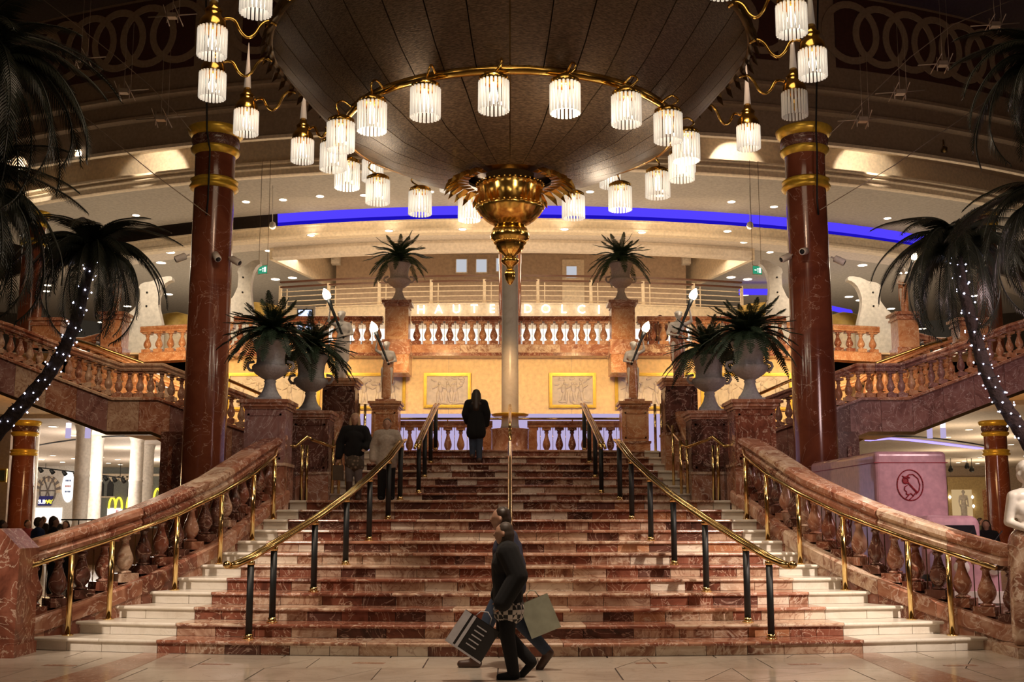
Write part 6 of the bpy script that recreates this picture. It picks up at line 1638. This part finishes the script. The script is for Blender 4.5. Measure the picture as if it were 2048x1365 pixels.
tag(MB().tube([(fx(70,74), 74, W(100,935,74).z), (fx(250,74), 74, W(100,957,74).z)], .04, 5).cyl((fx(90,74), 74, W(100,937,74).z), (fx(90,74), 74, 5.36), .02).cyl((fx(240,74), 74, W(100,955,74).z), (fx(240,74), 74, 5.36), .02).obj('lighting_bar', M['black']), 'black lighting bar across the left court', 'bar')
# low dark wall with rail in the left court
lw = thing('low_wall', 'low brown parapet with thin rail in the left court', 'parapet', (fx(180), 40, 0))
MB().box(W(120,1050,40).x, W(330,1050,40).x, 40, 40.2, 0, 1.3).obj('parapet', mat('brown_parapet', (.12,.06,.045), .6), lw)
MB().cyl((W(120,1050,40).x, 40.1, 1.6), (W(330,1050,40).x, 40.1, 1.6), .03).obj('rail', M['black'], lw)
for k in range(8): MB().cyl((W(130+25*k,1050,40).x, 40.1, 1.3), (W(130+25*k,1050,40).x, 40.1, 1.6), .02, seg=5).obj('upright', M['black'], lw)
# framed picture and railings at far left
fr = thing('framed_picture', 'gilt framed greenish picture at the far left, behind the red column', 'picture', (W(5,960,42).x, 42, W(5,980,42).z))
MB().box(W(-20,960,42).x, W(12,960,42).x, 42, 42.1, W(5,965,42).z, W(5,938,42).z).obj('frame', M['goldp'], fr); MB().box(W(-16,960,42).x, W(9,960,42).x, 41.97, 42, W(5,962,42).z, W(5,941,42).z).obj('canvas', mat('green_picture', (.10,.14,.10), .6), fr)
struct('wall_7', MB().box(-44, W(16,960,43).x, 43, 43.2, 0, 5.4), M['peach'])
struct('wall_8', MB().box(-44, -10, 84, 84.3, 0, 5.4), M['whitep'])
# ================================================================ RIGHT COURT
def gx(px, y): return W(px, 960, y).x
YG = 78.0
struct('wall_9', MB().box(10, 44, YG+1, YG+1.3, 0, 5.4), M['peach'])
sf = thing('shop_facade', 'warmly lit shop window with a mannequin, right court behind the van', 'shop front', (gx(1928, YG), YG, 0))
gw = mat('golden_wall', (.50,.36,.16), .6)
for a, b in ((1893,1900),(1945,1962),(1962,1976)): MB().box(gx(a,YG), gx(b,YG), YG-.1, YG+.3, 0, 4.0).obj('pier', gw if a != 1962 else M['m_orange'], sf)
MB().box(gx(1893,YG), gx(1976,YG), YG-.15, YG+.3, W(1900,980,YG).z, W(1900,955,YG).z).obj('fascia', gw, sf)
MB().box(gx(1900,YG), gx(1945,YG), YG+.25, YG+.3, 0, W(1900,980,YG).z).obj('glazing', glow('warm_window', (1,.68,.34), .55), sf)
for px in (1895, 1940, 1941):
    zz = W(1900, 995 if px != 1941 else 1013, YG).z; th = None
    MB().lathe([(.001,-.14),(.1,0),(.001,.14)], 8, (gx(px,YG), YG-.25, zz), cap=False).obj('wall_lamp', M['torch'], sf)
person('pale mannequin standing in the lit shop window, right court', (gx(1924, YG-.3), YG-.35, W(1924, 1035, YG).z-.4), 2.3, 0, {}, [('robe', lambda V: [('c', Vector((0,0,.6)), Vector((0,0,.1)), .07, .1)], WT)], M['statw'], .03, hands=False, name='mannequin', cat='mannequin')
for px in (1903, 1936, 1945, 1990):
    x = gx(px, 68); z = W(1900, 938 if px != 1936 else 932, 68).z
    sp = thing('stage_spotlight', 'small black spotlight under the right court ceiling', 'spotlight', (x, 68, z), 'black spotlights of the right court')
    MB().tube([(x, 68, z+.1), (x-.1, 67.8, z-.12)], [.11,.15], 8).obj('housing', M['black'], sp); MB().cyl((x, 68, z+.08), (x, 68, 5.35), .02, seg=4).obj('stem', M['black'], sp)
# ================================================================ UPPER FLOOR DETAILS
# white scroll brackets
SH = [(0,-.45),(0,.14),(.10,.22),(.16,.30),(.24,.42),(.25,.56),(.25,.68),(.21,.74),(.24,.81),(.34,.86),(.50,.88),(.58,.92),(.70,.97),(.86,1.0),(.97,1.0),(1.0,.97),(1.0,.91),(.93,.89),(.85,.84),(.78,.76),(.73,.66),(.69,.52),(.685,.38),(.71,.22),(.76,.05),(.80,-.1),(.80,-.45)]
for px0, px1, pyt, pyb, s, lab in ((463, 520, 522, 615, 1, 'white scroll bracket just right of the tall left column'), (262, 345, 555, 640, 1, 'white scroll bracket left of the tall left column, behind the palm'),
        (463, 520, 522, 615, -1, 'white scroll bracket just left of the tall right column'), (262, 345, 555, 640, -1, 'white scroll bracket right of the tall right column, behind the palm')):
    y = 35.5; xa_, xb_ = W(px0, 600, y).x, W(px1, 600, y).x; za, zb0 = W(px0, pyb, y).z, W(px0, pyt, y).z
    th = thing('scroll_bracket', lab, 'bracket', (s*xa_, y, zf6), 'white scroll brackets')
    SHc = [(u, (zf6+.05-za)/(zb0-za) if v == -.45 else max(v, (zf6+.05-za)/(zb0-za)+.001)) for u, v in SH]
    MB().prism(SHc, lambda u, v, t: (s*(xa_+u*(xb_-xa_)), t, za+v*(zb0-za)), y-.15, y+.15).obj('fin', M['whitep'], th)
    for v in (.3, .62):
        X = s*(xa_+.42*(xb_-xa_)); MB().cyl((X, y-.18, za+v*(zb0-za)), (X, y-.14, za+v*(zb0-za)), .03, seg=8).obj('bolt', M['black'], th)
# exit signs
GRN = glow('exit_green', (.03,.30,.16), 1.0)
for px, py, s, lab in ((526, 540, 1, 'green running-man exit sign hung at an angle, left side'), (1514, 541, -1, 'green running-man exit sign hung from rods, right side')):
    y = 37; p = W(px, py, y); th = thing('exit_sign', lab, 'sign', p, 'green exit signs'); w_, h_ = .2, .17
    R = Matrix.Translation(p) @ Matrix.Rotation(-.35*s, 4, 'Z')
    MB().box(-w_, w_, -.02, .02, -h_, h_, m=R).obj('frame', M['whitep'], th); MB().box(-w_*.88, w_*.88, -.03, -.02, -h_*.8, h_*.8, m=R).obj('panel', GRN, th)
    wg = glow('exit_white_%d' % px, (.85,1,.9), 1.2)
    MB().box(-.12, -.04, -.035, -.03, -.02, .02, m=R).box(.06, .14, -.035, -.03, -.09, .09, m=R).box(-.0, .03, -.035, -.03, -.08, .02, m=R).box(-.02, .05, -.035, -.03, .03, .06, m=R).obj('pictogram', wg, th)
    for dx in (-.17, .17): MB().cyl(R @ Vector((dx, 0, h_)), (R @ Vector((dx,0,0))).xy.to_3d()+Vector((0,0,zE+.05)), .008, seg=4).obj('rod', M['bronze'], th)
# gold draped awnings
aw = mat('gold_drape', (.50,.34,.08), .6)
for s, side in ((1, 'left'), (-1, 'right')):
    for pxa, pxb, py0, py1, y, lab in ((322, 385, 625, 655, 38, 'gold draped kiosk canopy seen above the balustrade, beside the tall %s column'), (455, 565, 608, 650, 42, 'gold draped kiosk canopy behind the %s scroll bracket')):
        a, b = W(pxa, py0, y), W(pxb, py1, y); x0, x1 = a.x, b.x
        if s < 0: x0, x1 = -b.x, -a.x
        xm, r = (x0+x1)/2, abs(x1-x0)/2
        th = thing('canopy', lab % side, 'canopy', (xm, y, zf6), 'gold draped canopies')
        MB().lathe([(r, 0), (r*1.0, .5), (r*.94, .62), (r*.1, .75)], 24, (xm, y, a.z-.75), flute=.05, fn=12, cap=False).obj('drape', aw, th)
        MB().lathe([(r*.97, 0), (r*.97, a.z-.75-zf6)], 24, (xm, y, zf6), cap=False).obj('drum', M['cream'], th)
# screen left (behind balustrade)
p = W(611, 625, 34)
sc_ = thing('display_screen', 'bright blue-white display screen on a post, left of the balcony sign', 'screen', (p.x, 34, zf6))
MB().box(W(594,600,34).x, W(630,600,34).x, 34, 34.15, zf6, W(611,612,34).z).obj('housing', M['whitep'], sc_)
MB().box(W(596,600,34).x, W(626,600,34).x, 33.97, 34, W(611,638,34).z, W(611,619,34).z).obj('bezel', M['black'], sc_)
MB().box(W(598,600,34).x, W(624,600,34).x, 33.95, 33.97, W(611,660,34).z, W(611,621,34).z).obj('screen', glow('screen_light', (.62,.72,1), 1.6), sc_)
# blue glow bands further back
tag(MB().box(W(1480,590,52).x, W(1560,590,52).x, 52, 52.3, W(1520,588,52).z, W(1520,578,52).z).obj('neon_cove', M['blue']), 'short blue neon band far back at the right, beyond the balcony', 'light')
tag(MB().tube([W(1655,615,50), W(1700,625,46)], .12, 6).obj('neon_cove', M['blue']), 'sloping blue neon strip right of the tall right column', 'light')
# round ceiling speaker boxes on the peach wall corners
for px in (672, 1372):
    p = W(px, 521, 50.3); tag(MB().box(p.x-.2, p.x+.2, 50.1, 50.5, p.z-.2, p.z+.2).lathe([(.001,-.05),(.12,-.02),(.12,.02)], 12, (p.x, 50.1, p.z), cap=False).obj('wall_speaker', M['whitep']), 'small white box high on the %s corner of the peach wall' % ('left' if px < 1000 else 'right'), 'speaker')
# ================================================================ CABLES AND WINCH FRAMES UNDER THE ROOF
for pts, lab in (([(60,-20),(140,40),(230,112),(300,172),(360,235),(382,262)], 'long thin cable running down to the left capital'),
                 ([(60,160),(180,243),(310,350),(420,432)], 'long thin cable below it, passing in front of the left column'),
                 ([(2048,-10),(1905,50),(1820,115),(1690,240),(1660,268)], 'long thin cable running down to the right capital'),
                 ([(2048,150),(1790,330),(1640,420)], 'long thin cable below it, in front of the right column')):
    tag(MB().tube([W(a, b, 23.5) for a, b in pts], .010, 4).obj('cable', M['wire']), lab, 'cable')
for px, py, lab in ((162,118,'second from the left'),(248,183,'third from the left'),(322,237,'just left of the left capital'),(345,32,'high up, left of the chandelier lamps'),(1725,240,'right of the right capital'),(1800,185,'second right of the capital'),(1885,128,'third right of the capital'),(1990,50,'near the upper right corner')):
    c = W(px, py, 23.4); th = thing('winch_frame', 'rigging frame of crossed rods on the cables, %s' % lab, 'rigging frame', c, 'rigging frames')
    MB().cyl(c+Vector((-.55,0,-.03)), c+Vector((.55,0,.05)), .014, seg=5).obj('long_rod', M['wire'], th)
    for a in (-.12, .12):
        MB().cyl(c+Vector((a,-.3,.12)), c+Vector((a*1.3,.3,-.1)), .012, seg=5).cyl(c+Vector((a,0,-.16)), c+Vector((a,0,.16)), .012, seg=5).obj('cross_rod', M['wire'], th)
    MB().box(c.x-.1, c.x+.1, c.y-.08, c.y+.08, c.z-.05, c.z+.05).obj('winch', M['wire'], th)
    MB().cyl(c+Vector((0,0,.05)), c+Vector((0,0,1.6)), .005, seg=4).cyl(c+Vector((.15,0,.05)), c+Vector((.15,0,1.6)), .005, seg=4).obj('hanger', M['wire'], th)

# ================================================================ ordinal labels for look-alikes
ORD = ['first', 'second', 'third', 'fourth', 'fifth', 'sixth', 'seventh', 'eighth', 'ninth', 'tenth', 'eleventh', 'twelfth', 'thirteenth']
def px_of(o):
    v = WM[o.name].translation; return v.x/(v.y*math.cos(PITCH)+(v.z-CH)*math.sin(PITCH))
for g in ('downlights in the grey ceiling', 'downlights in the pale ceiling band', 'downlights in the far side ceiling', 'downlights in the left court', 'downlights in the right court', 'black spotlights on the bar', 'black spotlights of the right court'):
    obs = sorted([o for o in COL.objects if o.get('group') == g and 'category' in o.keys()], key=px_of); n = len(obs)
    for k, o in enumerate(obs):
        e = 'leftmost' if k == 0 else 'rightmost' if k == n-1 else ('%s from the left' % ORD[k] if k < n/2 else '%s from the right' % ORD[n-1-k])
        o['label'] = ' '.join(o['label'].split()[:11])+', '+e
